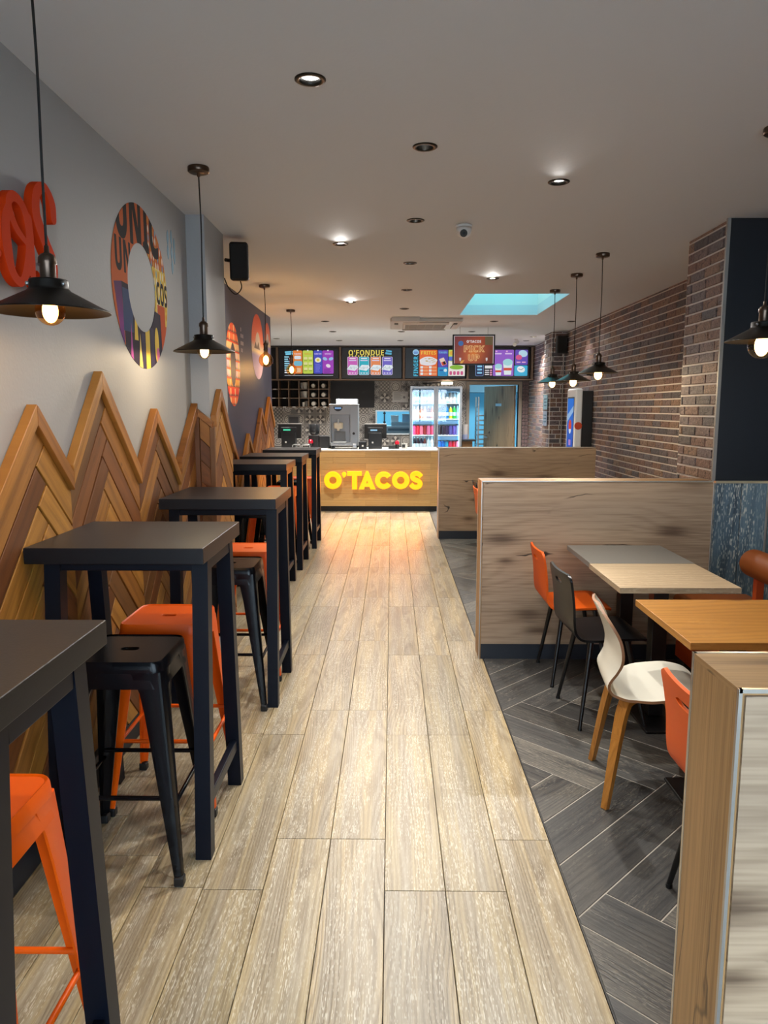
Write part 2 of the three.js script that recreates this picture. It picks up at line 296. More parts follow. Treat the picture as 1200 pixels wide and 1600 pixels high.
{
  const s = new THREE.Shape(); s.moveTo(-3.0, -1.75); s.lineTo(3.1, -1.75); s.lineTo(3.1, 14.8); s.lineTo(-3.0, 14.8); s.closePath();
  for (const [x, z] of DOWN) { const p = new THREE.Path(); p.absarc(x, -z, 0.044, 0, Math.PI * 2); s.holes.push(p); }
  const p = new THREE.Path(); p.moveTo(SKY[0], -SKY[2]); p.lineTo(SKY[1], -SKY[2]); p.lineTo(SKY[1], -SKY[3]); p.lineTo(SKY[0], -SKY[3]); p.closePath(); s.holes.push(p);
  const g = extr(s, 0.12, 0, 16); g.rotateX(-Math.PI / 2); g.translate(0, CEIL, 0);
  struct('ceiling', uvm(g), ceilM);
  const [x0, x1, z0, z1] = SKY, k = struct('window_1');
  const y0 = CEIL + 0.12, y1 = CEIL + 0.55, t = 0.06;
  part(k, 'shaft_wall', bx(x0 - t, x0, y0, y1, z0 - t, z1 + t), whiteM); part(k, 'shaft_wall', bx(x1, x1 + t, y0, y1, z0 - t, z1 + t), whiteM);
  part(k, 'shaft_wall', bx(x0, x1, y0, y1, z0 - t, z0), whiteM); part(k, 'shaft_wall', bx(x0, x1, y0, y1, z1, z1 + t), whiteM);
  part(k, 'pane', bx(x0 - t, x1 + t, y1, y1 + 0.008, z0 - t, z1 + t), phys({ color: new THREE.Color(0.28, 0.50, 0.49), transmission: 1, thickness: 0, roughness: 0, ior: 1.3 }));
}
// ---- walls
const wl = struct('wall_left', uvm(bx(-1.785, -1.25, 0, CEIL + 0.01, -4.662, 1.6)), wallM);
const pil = struct('pilaster_left', uvm(bx(-1.785, -1.1372, 0, CEIL + 0.01, -5.1765, -4.662)), wallM); pil.name = 'wall_left_pilaster';
struct('wall_left_rear', uvm(bx(-1.8375, -1.5645, 0, CEIL + 0.01, -9.7598, -5.1765)), navyM);
struct('wall_left_return', uvm(bx(-2.94, -1.8375, 0, CEIL + 0.01, -9.7598, -9.6075)), wallM);
struct('wall_left_counter', uvm(bx(-2.9925, -2.835, 0, CEIL + 0.01, -14.7525, -9.7598)), wallM);
struct('baseboard_left', bx(-1.2495, -1.2306, 0, 0.11, -4.662, 1.575), plinthM);
struct('baseboard_left_rear', bx(-1.5645, -1.5488, 0, 0.11, -9.7598, -5.1765), plinthM);
// right side: front bay, brick pillar, brick wall, second pillar
const wrf = struct('wall_right_front'); part(wrf, 'plaster', bx(2.4255, 3.0975, 1.118, CEIL + 0.01, -4.767, 1.68), navyDkM); part(wrf, 'dado_backing', bx(2.4413, 3.0975, 0, 1.118, -4.767, 1.68), groutM);
for (let i = 0; i < 28; i++) part(wrf, 'plank', uvm(rbx(2.4245, 2.4413, 0.1, 1.1022, -4.75 + i * 0.21 + 0.002, -4.75 + (i + 1) * 0.21 - 0.002, 0.003), false, i * 0.37, i * 0.29), dadoM);
part(wrf, 'trim_strip', bx(2.415, 2.4423, 1.1022, 1.118, -4.7565, 1.575), std({ color: 0xc8b89a, roughness: 0.35, metalness: 0.6 }));
function brickFace(parent, len, y0, y1, map, cap, seed, farLimit) {
  // courses of brick slips: map(s, y, h) with s along the wall from the near end
  const r = mulberry(seed), list = [], ch = 0.0695, L = 0.233, gap = 0.0065;
  for (let j = Math.floor(y0 / ch); j * ch < y1 - 0.01; j++) {
    let s = -[0, 0.5, 0.25, 0.75][(j * 3 + Math.floor(r() * 2)) & 3] * L - r() * 0.03;
    while (s < len - 0.012) {
      const a = Math.max(s, 0), b = Math.min(s + L, len), ya = Math.max(j * ch, y0), yb = Math.min((j + 1) * ch, y1);
      if (b - a > 0.03 && yb - ya > 0.025) list.push([a + gap, b - gap, ya + gap, yb - gap, 0.007 + r() * 0.003, Math.floor(r() * brickM.length), r()]);
      s += L;
    }
  }
  list.sort((p, q) => p[0] - q[0]);
  const far = brickM.map(() => []);
  list.forEach((b, i) => {
    const g = slab(rectPoly(b[0], b[1], b[2], b[3]), b[4], 0.003, map, (x, y) => [(x - b[0]) / L + b[6], (y - b[2]) / 0.11 + b[6] * 3]);
    if (i < cap) part(parent, 'brick', g, brickM[b[5]]); else far[b[5]].push(g);
  });
  far.forEach((l, i) => { if (l.length) { const m = part(parent, 'brickwork', mergeGeometries(l), brickM[i]); m.userData.kind = 'stuff'; } });
}
const wr = struct('wall_right'); part(wr, 'mortar', bx(2.6691, 3.0975, 0, CEIL + 0.01, -14.7525, -5.418), mortarM);
brickFace(wr, 9.15, 0.14, CEIL, (s, y, h) => V(2.669 - h, y, -5.43 - s), 290, 21);
const p1 = struct('pillar_1'); part(p1, 'mortar', bx(2.0843, 3.0975, 0, CEIL + 0.01, -5.418, -4.788), mortarM);
brickFace(p1, 0.614, 0.14, CEIL, (s, y, h) => V(2.084 - h, y, -4.79 - s), 290, 22);
part(p1, 'plaster', bx(2.0843, 3.0975, 1.118, CEIL + 0.01, -4.788, -4.7723), navyDkM);
part(p1, 'corner_strip', bx(2.0633, 2.0843, 1.118, CEIL, -4.788, -4.7702), std({ color: 0x8d8a86, roughness: 0.5 }));
for (const [a, b] of [[2.084, 2.255], [2.255, 2.42]]) part(p1, 'plank', uvm(rbx(a + 0.002, b - 0.002, 0.1, 1.1022, -4.788, -4.7618, 0.003), false, a * 3, a), dadoM);
part(p1, 'trim_strip', bx(2.0843, 2.4255, 1.1022, 1.118, -4.788, -4.7565), std({ color: 0xc8b89a, roughness: 0.35, metalness: 0.6 }));
const p2 = struct('pillar_2'); part(p2, 'mortar', bx(2.4413, 2.73, 0, CEIL + 0.01, -12.075, -11.5815), mortarM);
brickFace(p2, 0.48, 0.14, CEIL, (s, y, h) => V(2.441 - h, y, -11.585 - s), 290, 23);
brickFace(p2, 0.226, 0.14, CEIL, (s, y, h) => V(2.443 + s, y, -11.58 + h), 290, 24);
// back wall: cement tiles, hatch, door opening
const ZB = -14.6, HA = [-0.288, 0.353, 1.095, 1.518], DO = [1.516, 2.472, 2.036];
{
  const wb = struct('wall_back'), t0 = ZB - 0.015, t1 = -14.75;
  part(wb, 'plaster', merge([bx(-2.94, HA[0], 0, CEIL + 0.01, t1, t0), bx(HA[0], HA[1], 0, HA[2], t1, t0), bx(HA[0], HA[1], HA[3], CEIL + 0.01, t1, t0), bx(HA[1], DO[0], 0, CEIL + 0.01, t1, t0), bx(DO[0], DO[1], DO[2], CEIL + 0.01, t1, t0), bx(DO[1], 3.045, 0, CEIL + 0.01, t1, t0)]), std({ color: 0x4a4a4c, roughness: 0.8 }));
  const patt = [0, 1, 2, 3, 4].map((k) => canvasTex(192, 192, (c, W) => {
    const base = ['#8a8784', '#72706f', '#7e7a76', '#8c8884', '#767372'][k], inkL = '#b9b4ae', inkD = '#4a4848'; c.fillStyle = base; c.fillRect(0, 0, W, W);
    c.translate(W / 2, W / 2); c.lineWidth = 7;
    if (k === 0 || k === 3) { for (const [r, s] of [[84, inkL], [70, inkD], [54, inkL], [36, inkD], [20, inkL]]) { c.strokeStyle = s; c.beginPath(); c.arc(0, 0, r, 0, 7); c.stroke(); } if (k === 3) for (let i = 0; i < 8; i++) { c.rotate(Math.PI / 4); c.fillStyle = inkL; c.beginPath(); c.ellipse(0, 40, 8, 22, 0, 0, 7); c.fill(); } }
    if (k === 1) for (let i = 0; i < 4; i++) { c.rotate(Math.PI / 2); c.strokeStyle = inkL; c.beginPath(); c.arc(96, 96, 60, 0, 7); c.stroke(); c.beginPath(); c.arc(96, 96, 36, 0, 7); c.stroke(); c.fillStyle = inkD; c.beginPath(); c.moveTo(0, 0); c.lineTo(22, 40); c.lineTo(0, 76); c.lineTo(-22, 40); c.fill(); }
    if (k === 2) for (let i = -3; i < 4; i++) for (let j = -3; j < 4; j++) { c.fillStyle = (i + j) & 1 ? inkD : inkL; c.save(); c.translate(i * 32, j * 32); c.rotate(Math.PI / 4); c.fillRect(-9, -9, 18, 18); c.restore(); }
    if (k === 4) for (let i = 0; i < 8; i++) { c.rotate(Math.PI / 4); c.fillStyle = i & 1 ? inkL : inkD; c.beginPath(); c.moveTo(0, 8); c.lineTo(26, 62); c.lineTo(0, 88); c.lineTo(-26, 62); c.fill(); }
  }));
  const tm = patt.map((t) => std({ map: t, roughness: 0.55 })), r = mulberry(3), s = 0.21;
  for (let i = -14; i < 8; i++) for (let j = 4; j < 11; j++) {
    let P = rectPoly(i * s + 0.0015 - 0.03, (i + 1) * s - 0.0015 - 0.03, j * s + 0.0015, (j + 1) * s - 0.0015); P = clipPoly(P, 1, 0, DO[0] - 0.06); if (P.length < 3) continue;
    const pieces = [], [xa, xb, ya, yb] = [HA[0] - 0.03, HA[1] + 0.03, HA[2] - 0.03, HA[3] + 0.03];
    if (P[0][0] < xb && P[1][0] > xa && P[0][1] < yb && P[2][1] > ya) { pieces.push(clipPoly(P, 1, 0, xa), clipPoly(P, -1, 0, -xb)); const m = clipPoly(clipPoly(P, 1, 0, xb), -1, 0, -xa); pieces.push(clipPoly(m, 0, 1, ya), clipPoly(m, 0, -1, -yb)); } else pieces.push(P);
    const q = Math.floor(r() * 5), rot = Math.floor(r() * 4);
    for (const p of pieces) if (p.length > 2 && Math.abs(area(p)) > 4e-4) { const g = slab(p, 0.013, 0.001, (x, y, h) => V(x, y, ZB - 0.014 + h), (x, y) => [(x + 0.03) / s - i, y / s - j]); if (g) part(wb, 'tile', g, tm[q]); }
  }
  const l = []; const rr = mulberry(8); for (let j = 12; j < 31; j++) for (let i = 0; i < 2; i++) l.push(slab(rectPoly(2.545 + i * 0.063 + 0.004, 2.608 + i * 0.063 - 0.004, j * 0.0695 + 0.005, (j + 1) * 0.0695 - 0.005), 0.012, 0.002, (x, y, h) => V(x, y, ZB - 0.014 + h), (x, y) => [x * 4, y * 8]));
  const bm = part(wb, 'brickwork', mergeGeometries(l), brickM[2]); bm.userData.kind = 'stuff';
  // hatch frame
  const hf = struct('window_2'), f = 0.028; part(hf, 'window_frame', merge([bx(HA[0] - f, HA[0], HA[2] - f, HA[3] + f, -14.763, ZB + 0.012), bx(HA[1], HA[1] + f, HA[2] - f, HA[3] + f, -14.763, ZB + 0.012), bx(HA[0], HA[1], HA[2] - f, HA[2], -14.763, ZB + 0.02), bx(HA[0], HA[1], HA[3], HA[3] + f, -14.763, ZB + 0.012)]), std({ color: 0xc9d3d8, roughness: 0.35, metalness: 0.4 }));
  // door
  const d = struct('door_1'), fm = std({ color: 0x8c8376, roughness: 0.5 });
  part(d, 'door_frame', merge([bx(DO[0] - 0.06, DO[0], 0, DO[2] + 0.06, -14.763, ZB + 0.02), bx(DO[1], DO[1] + 0.06, 0, DO[2] + 0.06, -14.763, ZB + 0.02), bx(DO[0], DO[1], DO[2], DO[2] + 0.06, -14.763, ZB + 0.02)]), fm);
  const leaf = new THREE.Group(); leaf.name = 'door_leaf'; d.add(leaf); leaf.position.set(DO[1] - 0.05, 0, -14.68); leaf.rotation.y = -0.98;
  part(leaf, 'leaf_panel', uvm(rbx(-0.903, -0.0105, 0.012, 2.021, -0.021, 0.021, 0.004)), doorM);
  const hm = []; for (const y of [0.25, 1.45, 1.75]) hm.push(cyl(0.012, 0.012, 0.09, 0.004, y, 0.0)); part(leaf, 'hinge', merge(hm), steelM);
  part(leaf, 'door_sign', bx(-0.546, -0.378, 1.622, 1.6745, 0.021, 0.0252), std({ color: 0x9fc4d8, roughness: 0.4 }));
  part(leaf, 'door_handle', merge([cyl(0.01, 0.01, 0.05).rotateX(Math.PI / 2).translate(-0.8, 1.02, 0.02), rbx(-0.8505, -0.7245, 0.9815, 1.0025, 0.063, 0.0788, 0.006)]), steelM);
}
// kitchen behind
{
  const k = struct('wall_kitchen'), km = std({ color: 0x8fd2ea, roughness: 0.5 });  // cyan cast of the cold kitchen light is put into this colour
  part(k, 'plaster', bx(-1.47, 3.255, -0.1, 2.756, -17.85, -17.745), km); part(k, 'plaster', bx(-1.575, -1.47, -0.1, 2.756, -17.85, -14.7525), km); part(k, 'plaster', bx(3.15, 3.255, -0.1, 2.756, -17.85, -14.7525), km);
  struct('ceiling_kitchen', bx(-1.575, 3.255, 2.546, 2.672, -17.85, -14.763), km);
  part(k, 'bulkhead', bx(0.63, 3.15, 1.937, 2.546, -17.745, -17.01), std({ color: 0x5f7a86, roughness: 0.6 }));
}
// front of the room: shopfront
{
  const wf = struct('wall_front'); part(wf, 'plaster', merge([bx(-1.7, 2.95, 2.35, CEIL + 0.01, 1.5, 1.62), bx(-1.7, -1.1, 0, 2.35, 1.5, 1.62), bx(2.2, 2.95, 0, 2.35, 1.5, 1.62), bx(-1.1, 2.2, -0.1, 0.12, 1.5, 1.62)]), navyDkM);
  const wn = struct('window_3'), fr = []; for (const x of [-1.1, -0.02, 1.08, 2.15]) fr.push(bx(x, x + 0.05, 0.12, 2.35, 1.53, 1.59)); fr.push(bx(-1.1, 2.2, 0.12, 0.17, 1.53, 1.59), bx(-1.1, 2.2, 2.3, 2.35, 1.53, 1.59));
  part(wn, 'window_frame', merge(fr), blackM); for (const x of [-1.05, 0.03, 1.13]) part(wn, 'pane', bx(x, x + 1.02, 0.17, 2.3, 1.557, 1.563), glassM);
  struct('pavement', bx(-12, 12, -0.25, -0.13, 1.7, 14), std({ color: 0x8e8b86, roughness: 0.9 }));
}

// ================================================================ MOUNTAIN PANELS
function chevron(root, zl, zp, zr, yp, sl, sr, y0, map, seed, o = {}) {
  // s runs away from the camera; zl < zp < zr here are distances
  const r = mulberry(seed), w = 0.14, th = 0.018, gap = 0.005, pick = () => walM[Math.floor(r() * walM.length)];
  const big = rectPoly(zl, zr, y0, yp + 0.2), roof = (P) => clipPoly(clipPoly(P, -sl, 1, yp - sl * zp), sr, 1, yp + sr * zp);
  // line families: left line k: y = yp - k*w + sl*(s-zp); right line k: y = yp - k*w - sr*(s-zp)
  const belowL = (P, k, e = 0) => clipPoly(P, -sl, 1, yp - k * w - sl * zp - e), aboveL = (P, k, e = 0) => clipPoly(P, sl, -1, -(yp - k * w - sl * zp + e));
  const belowR = (P, k, e = 0) => clipPoly(P, sr, 1, yp - k * w + sr * zp - e), aboveR = (P, k, e = 0) => clipPoly(P, -sr, -1, -(yp - k * w + sr * zp + e));
  for (let k = 0; k < 16; k++) {
    const e = gap * 1.2;
    let Lb = aboveL(belowL(belowR(big, k, e), k, e), k + 1, e); let Rb = aboveR(belowR(belowL(big, k + 1, e), k, e), k + 1, e);
    Lb = clipPoly(roof(Lb), 1, 0, zr); Rb = roof(Rb);
    for (const [P, left] of [[Lb, 1], [Rb, 0]]) {
      if (P.length < 3 || Math.abs(area(P)) < 6e-4) continue;
      const sg = left ? sl : -sr, n = Math.hypot(1, sg), ou = r() * 3, ov = r() * 3;
      const g = slab(P, th + (r() - 0.5) * 0.004, 0.0015, map, (x, y) => [(-x * sg + y) / n + ou, (x + y * sg) / n + ov]); if (g) part(root, 'board', g, pick());
    }
  }
  // sloping edge trims
  const tw = 0.05, tr = (P, sg) => { const n = Math.hypot(1, sg), ou = r(), ov = r(); const g = slab(P, 0.036, 0.002, map, (x, y) => [(-x * sg + y) / n + ou, (x + y * sg) / n + ov]); if (g) part(root, 'edge_trim', g, trimM[Math.floor(r() * 3)]); };
  const nl = tw * Math.hypot(1, sl), nr = tw * Math.hypot(1, sr), yl = Math.max(yp - sl * (zp - zl), y0), yr = Math.max(yp - sr * (zr - zp), y0);
  tr([[zl, yl], [zl, yl + nl], [zp, yp + nl], [zp, yp]], sl);
  tr([[zp, yp], [zp, yp + nl], [zp + 0.012, yp + nl - 0.006], [zr, yr + nr], [zr, yr]], -sr);
  if (o.backing !== false) part(root, 'backing', slab([[zl, y0], [zr, y0], [zr, yr + nr * 0.5], [zp, yp + nl * 0.6], [zl, yl + nl * 0.5]], 0.003, 0.0005, map, (x, y) => [x, y]), std({ color: 0x2b1d12, roughness: 0.9 }));
}
{
  const mapL = (s, y, h) => V(-1.247 + h, y, -s), cat = 'wall panel';
  const M = (label, ...a) => { const t = thing('mountain_panel', label, cat); chevron(t, ...a); return t; };
  const y0 = 0.115;
  M('chevron wood peak nearest the entrance, beside the first bar table', 1.6, 1.806, 2.0475, 1.349, 1.05, 1.0, y0, mapL, 101);
  M('chevron wood peak just left of the tallest one near the ring decal', 2.0475, 2.541, 2.8056, 1.5222, 1.0, 0.95, y0, mapL, 102);
  M('tall chevron wood peak rising under the ring-shaped wall decal', 2.8056, 3.1343, 3.5753, 1.6587, 1.12, 1.0, y0, mapL, 103);
  M('chevron wood peak just before the grey pilaster, above the third table', 3.5753, 3.8483, 4.242, 1.5065, 1.05, 0.92, y0, mapL, 104);
  // half peak that climbs to the pilaster and wraps round its front
  const t = thing('mountain_panel', 'dark walnut panel wrapping the front corner of the grey pilaster', cat);
  { const r = mulberry(105); const sl = 0.86, w = 0.135;
    for (let k = 0; k < 12; k++) { const a = 4.242, b = 4.63, top = 1.538 - k * w; let P = [[a, top - sl * (b - a) - w + 0.004], [b, top - w + 0.004], [b, top], [a, top - sl * (b - a)]]; P = clipPoly(P, 0, -1, -y0); if (P.length < 3) continue; const n = Math.hypot(1, sl), ov = r() * 3; part(t, 'board', slab(P, 0.018, 0.0015, mapL, (x, y) => [(-x * sl + y) / n + ov, (x + y * sl) / n + ov]), walM[Math.floor(r() * walM.length)]); }
    part(t, 'edge_trim', slab([[4.242, 1.202], [4.63, 1.538], [4.63, 1.61], [4.242, 1.275]], 0.042, 0.002, mapL, (x, y) => [(-x * sl + y) / 1.3, (x + y * sl) / 1.3]), trimM[1]);
    const mf = (x, y, h) => V(x, y, -4.658 + h);
    for (let k = 0; k < 12; k++) { const a = -1.199, b = -1.139, top = 1.5275 - k * w, d = 0.1; let P = [[a, top - w + 0.004], [b, top - d * 0.6 - w + 0.004], [b, top - d * 0.6], [a, top]]; P = clipPoly(P, 0, -1, -y0); if (P.length < 3) continue; part(t, 'board', slab(P, 0.018, 0.0015, mf, (x, y) => [(x + y) * 0.8 + k, (x - y) * 0.8]), walM[Math.floor(r() * walM.length)]); }
    part(t, 'edge_trim', slab([[-1.245, 1.559], [-1.113, 1.454], [-1.113, 1.496], [-1.245, 1.606]], 0.035, 0.002, mf, (x, y) => [y, x]), trimM[1]);
    part(t, 'corner_post', rbx(-1.245, -1.201, y0, 1.564, -4.658, -4.63, 0.003), walM[4]); part(t, 'corner_post', rbx(-1.136, -1.105, y0, 1.4645, -4.659, -4.625, 0.003), walM[3]); }
  const mapP = (s, y, h) => V(-1.134 + h, y, -s);
  M('slim chevron wood peak on the side of the grey pilaster', 4.662, 4.83, 5.1923, 1.6325, 1.0, 1.0, y0, mapP, 106);
  const mapN = (s, y, h) => V(-1.5615 + h, y, -s);
  M('chevron wood peak half hidden behind the grey pilaster', 6.3, 6.825, 7.434, 1.559, 0.95, 0.97, y0, mapN, 107);
  M('smallest chevron wood peak on the navy wall', 7.455, 7.98, 8.253, 1.244, 0.95, 0.8, y0, mapN, 108);
  M('chevron wood peak on the navy wall beside the smallest one', 8.253, 8.7885, 9.093, 1.517, 0.95, 0.82, y0, mapN, 109);
  M('chevron wood peak at the counter end of the navy wall', 9.093, 9.3923, 9.7492, 1.6535, 1.0, 0.9, y0, mapN, 110);
}

// ================================================================ WALL ART
function vinyl(label, cz, cy, rz, ry, hole, x, tex, rough = 0.35) {
  const s = new THREE.Shape(); s.absellipse(0, 0, rz, ry, 0, Math.PI * 2);
  if (hole) { const p = new THREE.Path(); p.absellipse(hole[2] ?? 0, hole[3] ?? 0, hole[0], hole[1], 0, Math.PI * 2); s.holes.push(p); }
  const g = uvFit(extr(s, 0.002, 0, 48), -rz, rz, -ry, ry); g.rotateY(Math.PI / 2); // local x runs to -z, away from the camera
  const m = single('wall_decal', label, 'decal', at(g, x, cy, cz), phys({ map: tex, roughness: rough, specularIntensity: 0.3 })); return m;
}
const ringTex = canvasTex(768, 768, (c, W) => {
  c.fillStyle = '#c9632f'; c.fillRect(0, 0, W, W);
  c.fillStyle = '#e3c65c'; c.fillRect(470, 250, 300, 280);
  // harlequin patch, upper right
  for (let i = 0; i < 9; i++) for (let j = 0; j < 12; j++) { c.fillStyle = ['#d98a2c', '#efe3c8', '#7fa6b8', '#efe3c8', '#d9a23a'][(i * 2 + j) % 5]; c.beginPath(); const x = 500 + i * 34, y = 40 + j * 40; c.moveTo(x, y - 22); c.quadraticCurveTo(x + 18, y, x, y + 22); c.quadraticCurveTo(x - 18, y, x, y - 22); c.fill(); }
  c.fillStyle = '#c9632f'; c.fillRect(120, 470, 80, 40); c.fillStyle = '#c4562c'; c.fillRect(600, 430, 120, 330);
  // dark lower half
  c.fillStyle = '#2d2436'; c.beginPath(); c.moveTo(110, 395); c.lineTo(260, 400); c.lineTo(300, 560); c.lineTo(420, 560); c.lineTo(560, 470); c.lineTo(640, 480); c.lineTo(660, 768); c.lineTo(140, 768); c.closePath(); c.fill();
  const gr = c.createLinearGradient(0, 400, 0, 760); gr.addColorStop(0, '#5a3560'); gr.addColorStop(0.5, '#8a3f86'); gr.addColorStop(1, '#3b3570'); c.fillStyle = gr; c.beginPath(); c.moveTo(20, 410); c.lineTo(112, 395); c.lineTo(125, 700); c.lineTo(80, 640); c.fill();
  c.fillStyle = '#3a4a72'; c.fillRect(118, 420, 120, 190);
  const st = (x0, x1, y0, y1, f) => { c.fillStyle = f; c.beginPath(); c.moveTo((x0 + x1) / 2, y0); c.lineTo(x1, y1); c.lineTo(x0, y1); c.fill(); };
  st(250, 300, 420, 640, '#e5c24f'); c.fillStyle = '#e5c24f'; c.fillRect(400, 560, 62, 208); st(300, 350, 600, 768, '#ead070'); st(190, 230, 560, 768, '#b04f9c');
  c.fillStyle = '#e5c24f'; c.beginPath(); c.ellipse(570, 640, 32, 90, 0, 0, 7); c.fill(); c.fillStyle = '#cf6a9a'; c.beginPath(); c.ellipse(585, 690, 22, 40, 0, 0, 7); c.fill();
  c.fillStyle = '#3d3550'; c.fillRect(474, 560, 50, 208); c.fillRect(350, 600, 42, 168);
  // lettering
  c.fillStyle = c.strokeStyle = '#241d1c'; c.textAlign = 'left'; c.lineJoin = 'round';
  const big = (t, x, y, px, sx, lw) => { c.save(); c.translate(x, y); c.scale(sx, 1); c.font = 'bold ' + px + 'px sans-serif'; c.lineWidth = lw; c.fillText(t, 0, 0); c.strokeText(t, 0, 0); c.restore(); };
  big('UNIC', 60, 196, 330, 0.72, 12); big('UN', 40, 348, 196, 0.72, 6); big('COS', 590, 424, 150, 0.62, 4);
});
vinyl('large ring-shaped orange and black lettered decal on the grey wall', -3.8063, 2.1743, 0.4116, 0.3959, [0.2069, 0.2132], -1.2495, ringTex, 0.75);
const scaleTex = canvasTex(384, 512, (c, W, Hh) => {
  c.fillStyle = '#d9532f'; c.fillRect(0, 0, W, Hh); const rows = ['#e8663a', '#f0834e', '#ead9b0', '#e9e2ee', '#b9b2ea', '#c9c2f0', '#e0b04a', '#e4452f', '#e87a3a'];
  for (let j = 0; j < 9; j++) { const y = 10 + j * 56; c.fillStyle = '#2e2a3c'; c.fillRect(0, y + 34, W, 12); for (let i = 0; i < 13; i++) { c.fillStyle = i % 4 === 3 ? '#f2d7a8' : rows[j]; c.beginPath(); c.moveTo(i * 30, y); c.lineTo(i * 30 + 28, y); c.quadraticCurveTo(i * 30 + 30, y + 42, i * 30 + 14, y + 46); c.quadraticCurveTo(i * 30, y + 42, i * 30, y); c.fill(); } }
});
vinyl('ring-shaped decal of red and lilac scales on the navy wall', -7.413, 2.0053, 0.3255, 0.4043, [0.126, 0.2152], -1.5645, scaleTex, 0.45);
const sunTex = canvasTex(256, 384, (c, W, Hh) => {
  const g = c.createLinearGradient(0, 0, 0, Hh); for (const [p, k] of [[0, '#c8502c'], [0.42, '#e0876a'], [0.5, '#d8c9c2'], [0.58, '#e9dfc0'], [0.64, '#a9a4dc'], [1, '#c0b8f0']]) g.addColorStop(p, k); c.fillStyle = g; c.fillRect(0, 0, W, Hh);
  c.fillStyle = '#c9c6c9'; c.beginPath(); c.moveTo(70, 210); c.quadraticCurveTo(80, 110, 128, 105); c.quadraticCurveTo(180, 110, 186, 210); c.fill();
  c.fillStyle = '#6b625e'; c.beginPath(); c.moveTo(50, 205); c.lineTo(80, 165); c.lineTo(110, 195); c.lineTo(140, 160); c.lineTo(170, 205); c.fill();
});
vinyl('oval landscape decal fading from orange to lilac on the navy wall', -8.8042, 2.2887, 0.3885, 0.3706, null, -1.5645, sunTex, 0.45);
vinyl('partly hidden orange oval decal at the counter end of the navy wall', -9.5025, 2.399, 0.21, 0.2415, null, -1.5645, sunTex, 0.45);
{
  const d = thing('dot_decal', 'small cluster of pale blue drops stuck on grey wall by the pilaster', 'decal'), dm = std({ color: 0x6f9bb4, roughness: 0.5 });
  for (const [z, y] of [[-4.2788, 2.5198], [-4.347, 2.5355], [-4.3995, 2.504], [-4.2788, 2.4463], [-4.347, 2.4515], [-4.3995, 2.441], [-4.3522, 2.378]]) { const s = new THREE.Shape(); s.moveTo(0, -0.042); s.quadraticCurveTo(0.035, 0, 0, 0.042); s.quadraticCurveTo(-0.035, 0, 0, -0.042); part(d, 'drop', extr(s, 0.002).rotateY(Math.PI / 2).translate(-1.25, y, z), dm); }
  const q = thing('dash_decal', 'faint white dashes stuck on the navy wall between two decals', 'decal'), qm = std({ color: 0x9a97a8, roughness: 0.5 });
  for (const [y, n] of [[2.389, 1], [2.326, 3], [2.252, 3], [2.179, 2]]) for (let i = 0; i < n; i++) part(q, 'dash', bx(-1.564, -1.562, y - 0.019, y + 0.019, -7.81 - i * 0.052, -7.845 - i * 0.052), qm);
}
// orange raised letters on the grey wall
// strokes of changing width [s, y, half width] united into one outline, then extruded
function strokes(list, x, thick) {
  const pts = [], st = 0.004; for (const L of list) { const cv = new THREE.CatmullRomCurve3(L.map((p) => V(...p))); for (let i = 0; i <= 160; i++) { const q = cv.getPoint(i / 160); q.z *= 0.78; pts.push(q); } }
  let x0 = 9, x1 = -9, y0 = 9, y1 = -9; for (const p of pts) { x0 = Math.min(x0, p.x - 0.06); x1 = Math.max(x1, p.x + 0.06); y0 = Math.min(y0, p.y - 0.06); y1 = Math.max(y1, p.y + 0.06); }
  const nx = Math.ceil((x1 - x0) / st), ny = Math.ceil((y1 - y0) / st), F = (i, j) => { let d = 9; const X = x0 + i * st, Y = y0 + j * st; for (const p of pts) d = Math.min(d, Math.hypot(X - p.x, Y - p.y) - p.z); return d; };
  const f = []; for (let j = 0; j <= ny; j++) { f.push([]); for (let i = 0; i <= nx; i++) f[j].push(F(i, j)); }
  const next = new Map(), key = (p) => Math.round(p[0] * 1e5) + ',' + Math.round(p[1] * 1e5), at2 = new Map();
  const cut = (i, j, k, l) => { const a = f[j][i], b = f[l][k], t = a / (a - b); return [x0 + (i + (k - i) * t) * st, y0 + (j + (l - j) * t) * st]; };
  for (let j = 0; j < ny; j++) for (let i = 0; i < nx; i++) {
    const c = [[i, j], [i + 1, j], [i + 1, j + 1], [i, j + 1]], q = []; // walk the cell counter-clockwise
    for (let k = 0; k < 4; k++) { const [a, b] = c[k], [d, e] = c[(k + 1) % 4], s0 = f[b][a] < 0, s1 = f[e][d] < 0; if (s0 !== s1) q.push([cut(a, b, d, e), s0]); }
    for (let k = 0; k < q.length; k += 2) { const o = q[k][1] ? [q[k], q[(k + 1) % q.length]] : [q[(k + 1) % q.length], q[k]]; next.set(key(o[0][0]), o[1][0]); at2.set(key(o[0][0]), o[0][0]); }
  }
  const loops = []; while (next.size) { const k0 = next.keys().next().value, L = []; let k = k0; while (next.has(k)) { L.push(at2.get(k)); const n = next.get(k); next.delete(k); k = key(n); } if (L.length > 8) loops.push(L.filter((p, i) => i % 2 === 0)); }
  const big = loops.reduce((m, L) => Math.abs(area(L)) > Math.abs(area(m)) ? L : m), sh = new THREE.Shape(big.map((p) => new THREE.Vector2(...p)));
  for (const L of loops) if (L !== big) sh.holes.push(new THREE.Path(L.map((p) => new THREE.Vector2(...p))));
  return toCreasedNormals(extr(sh, thick).rotateY(Math.PI / 2), 0.5).translate(x, 0, 0);
}
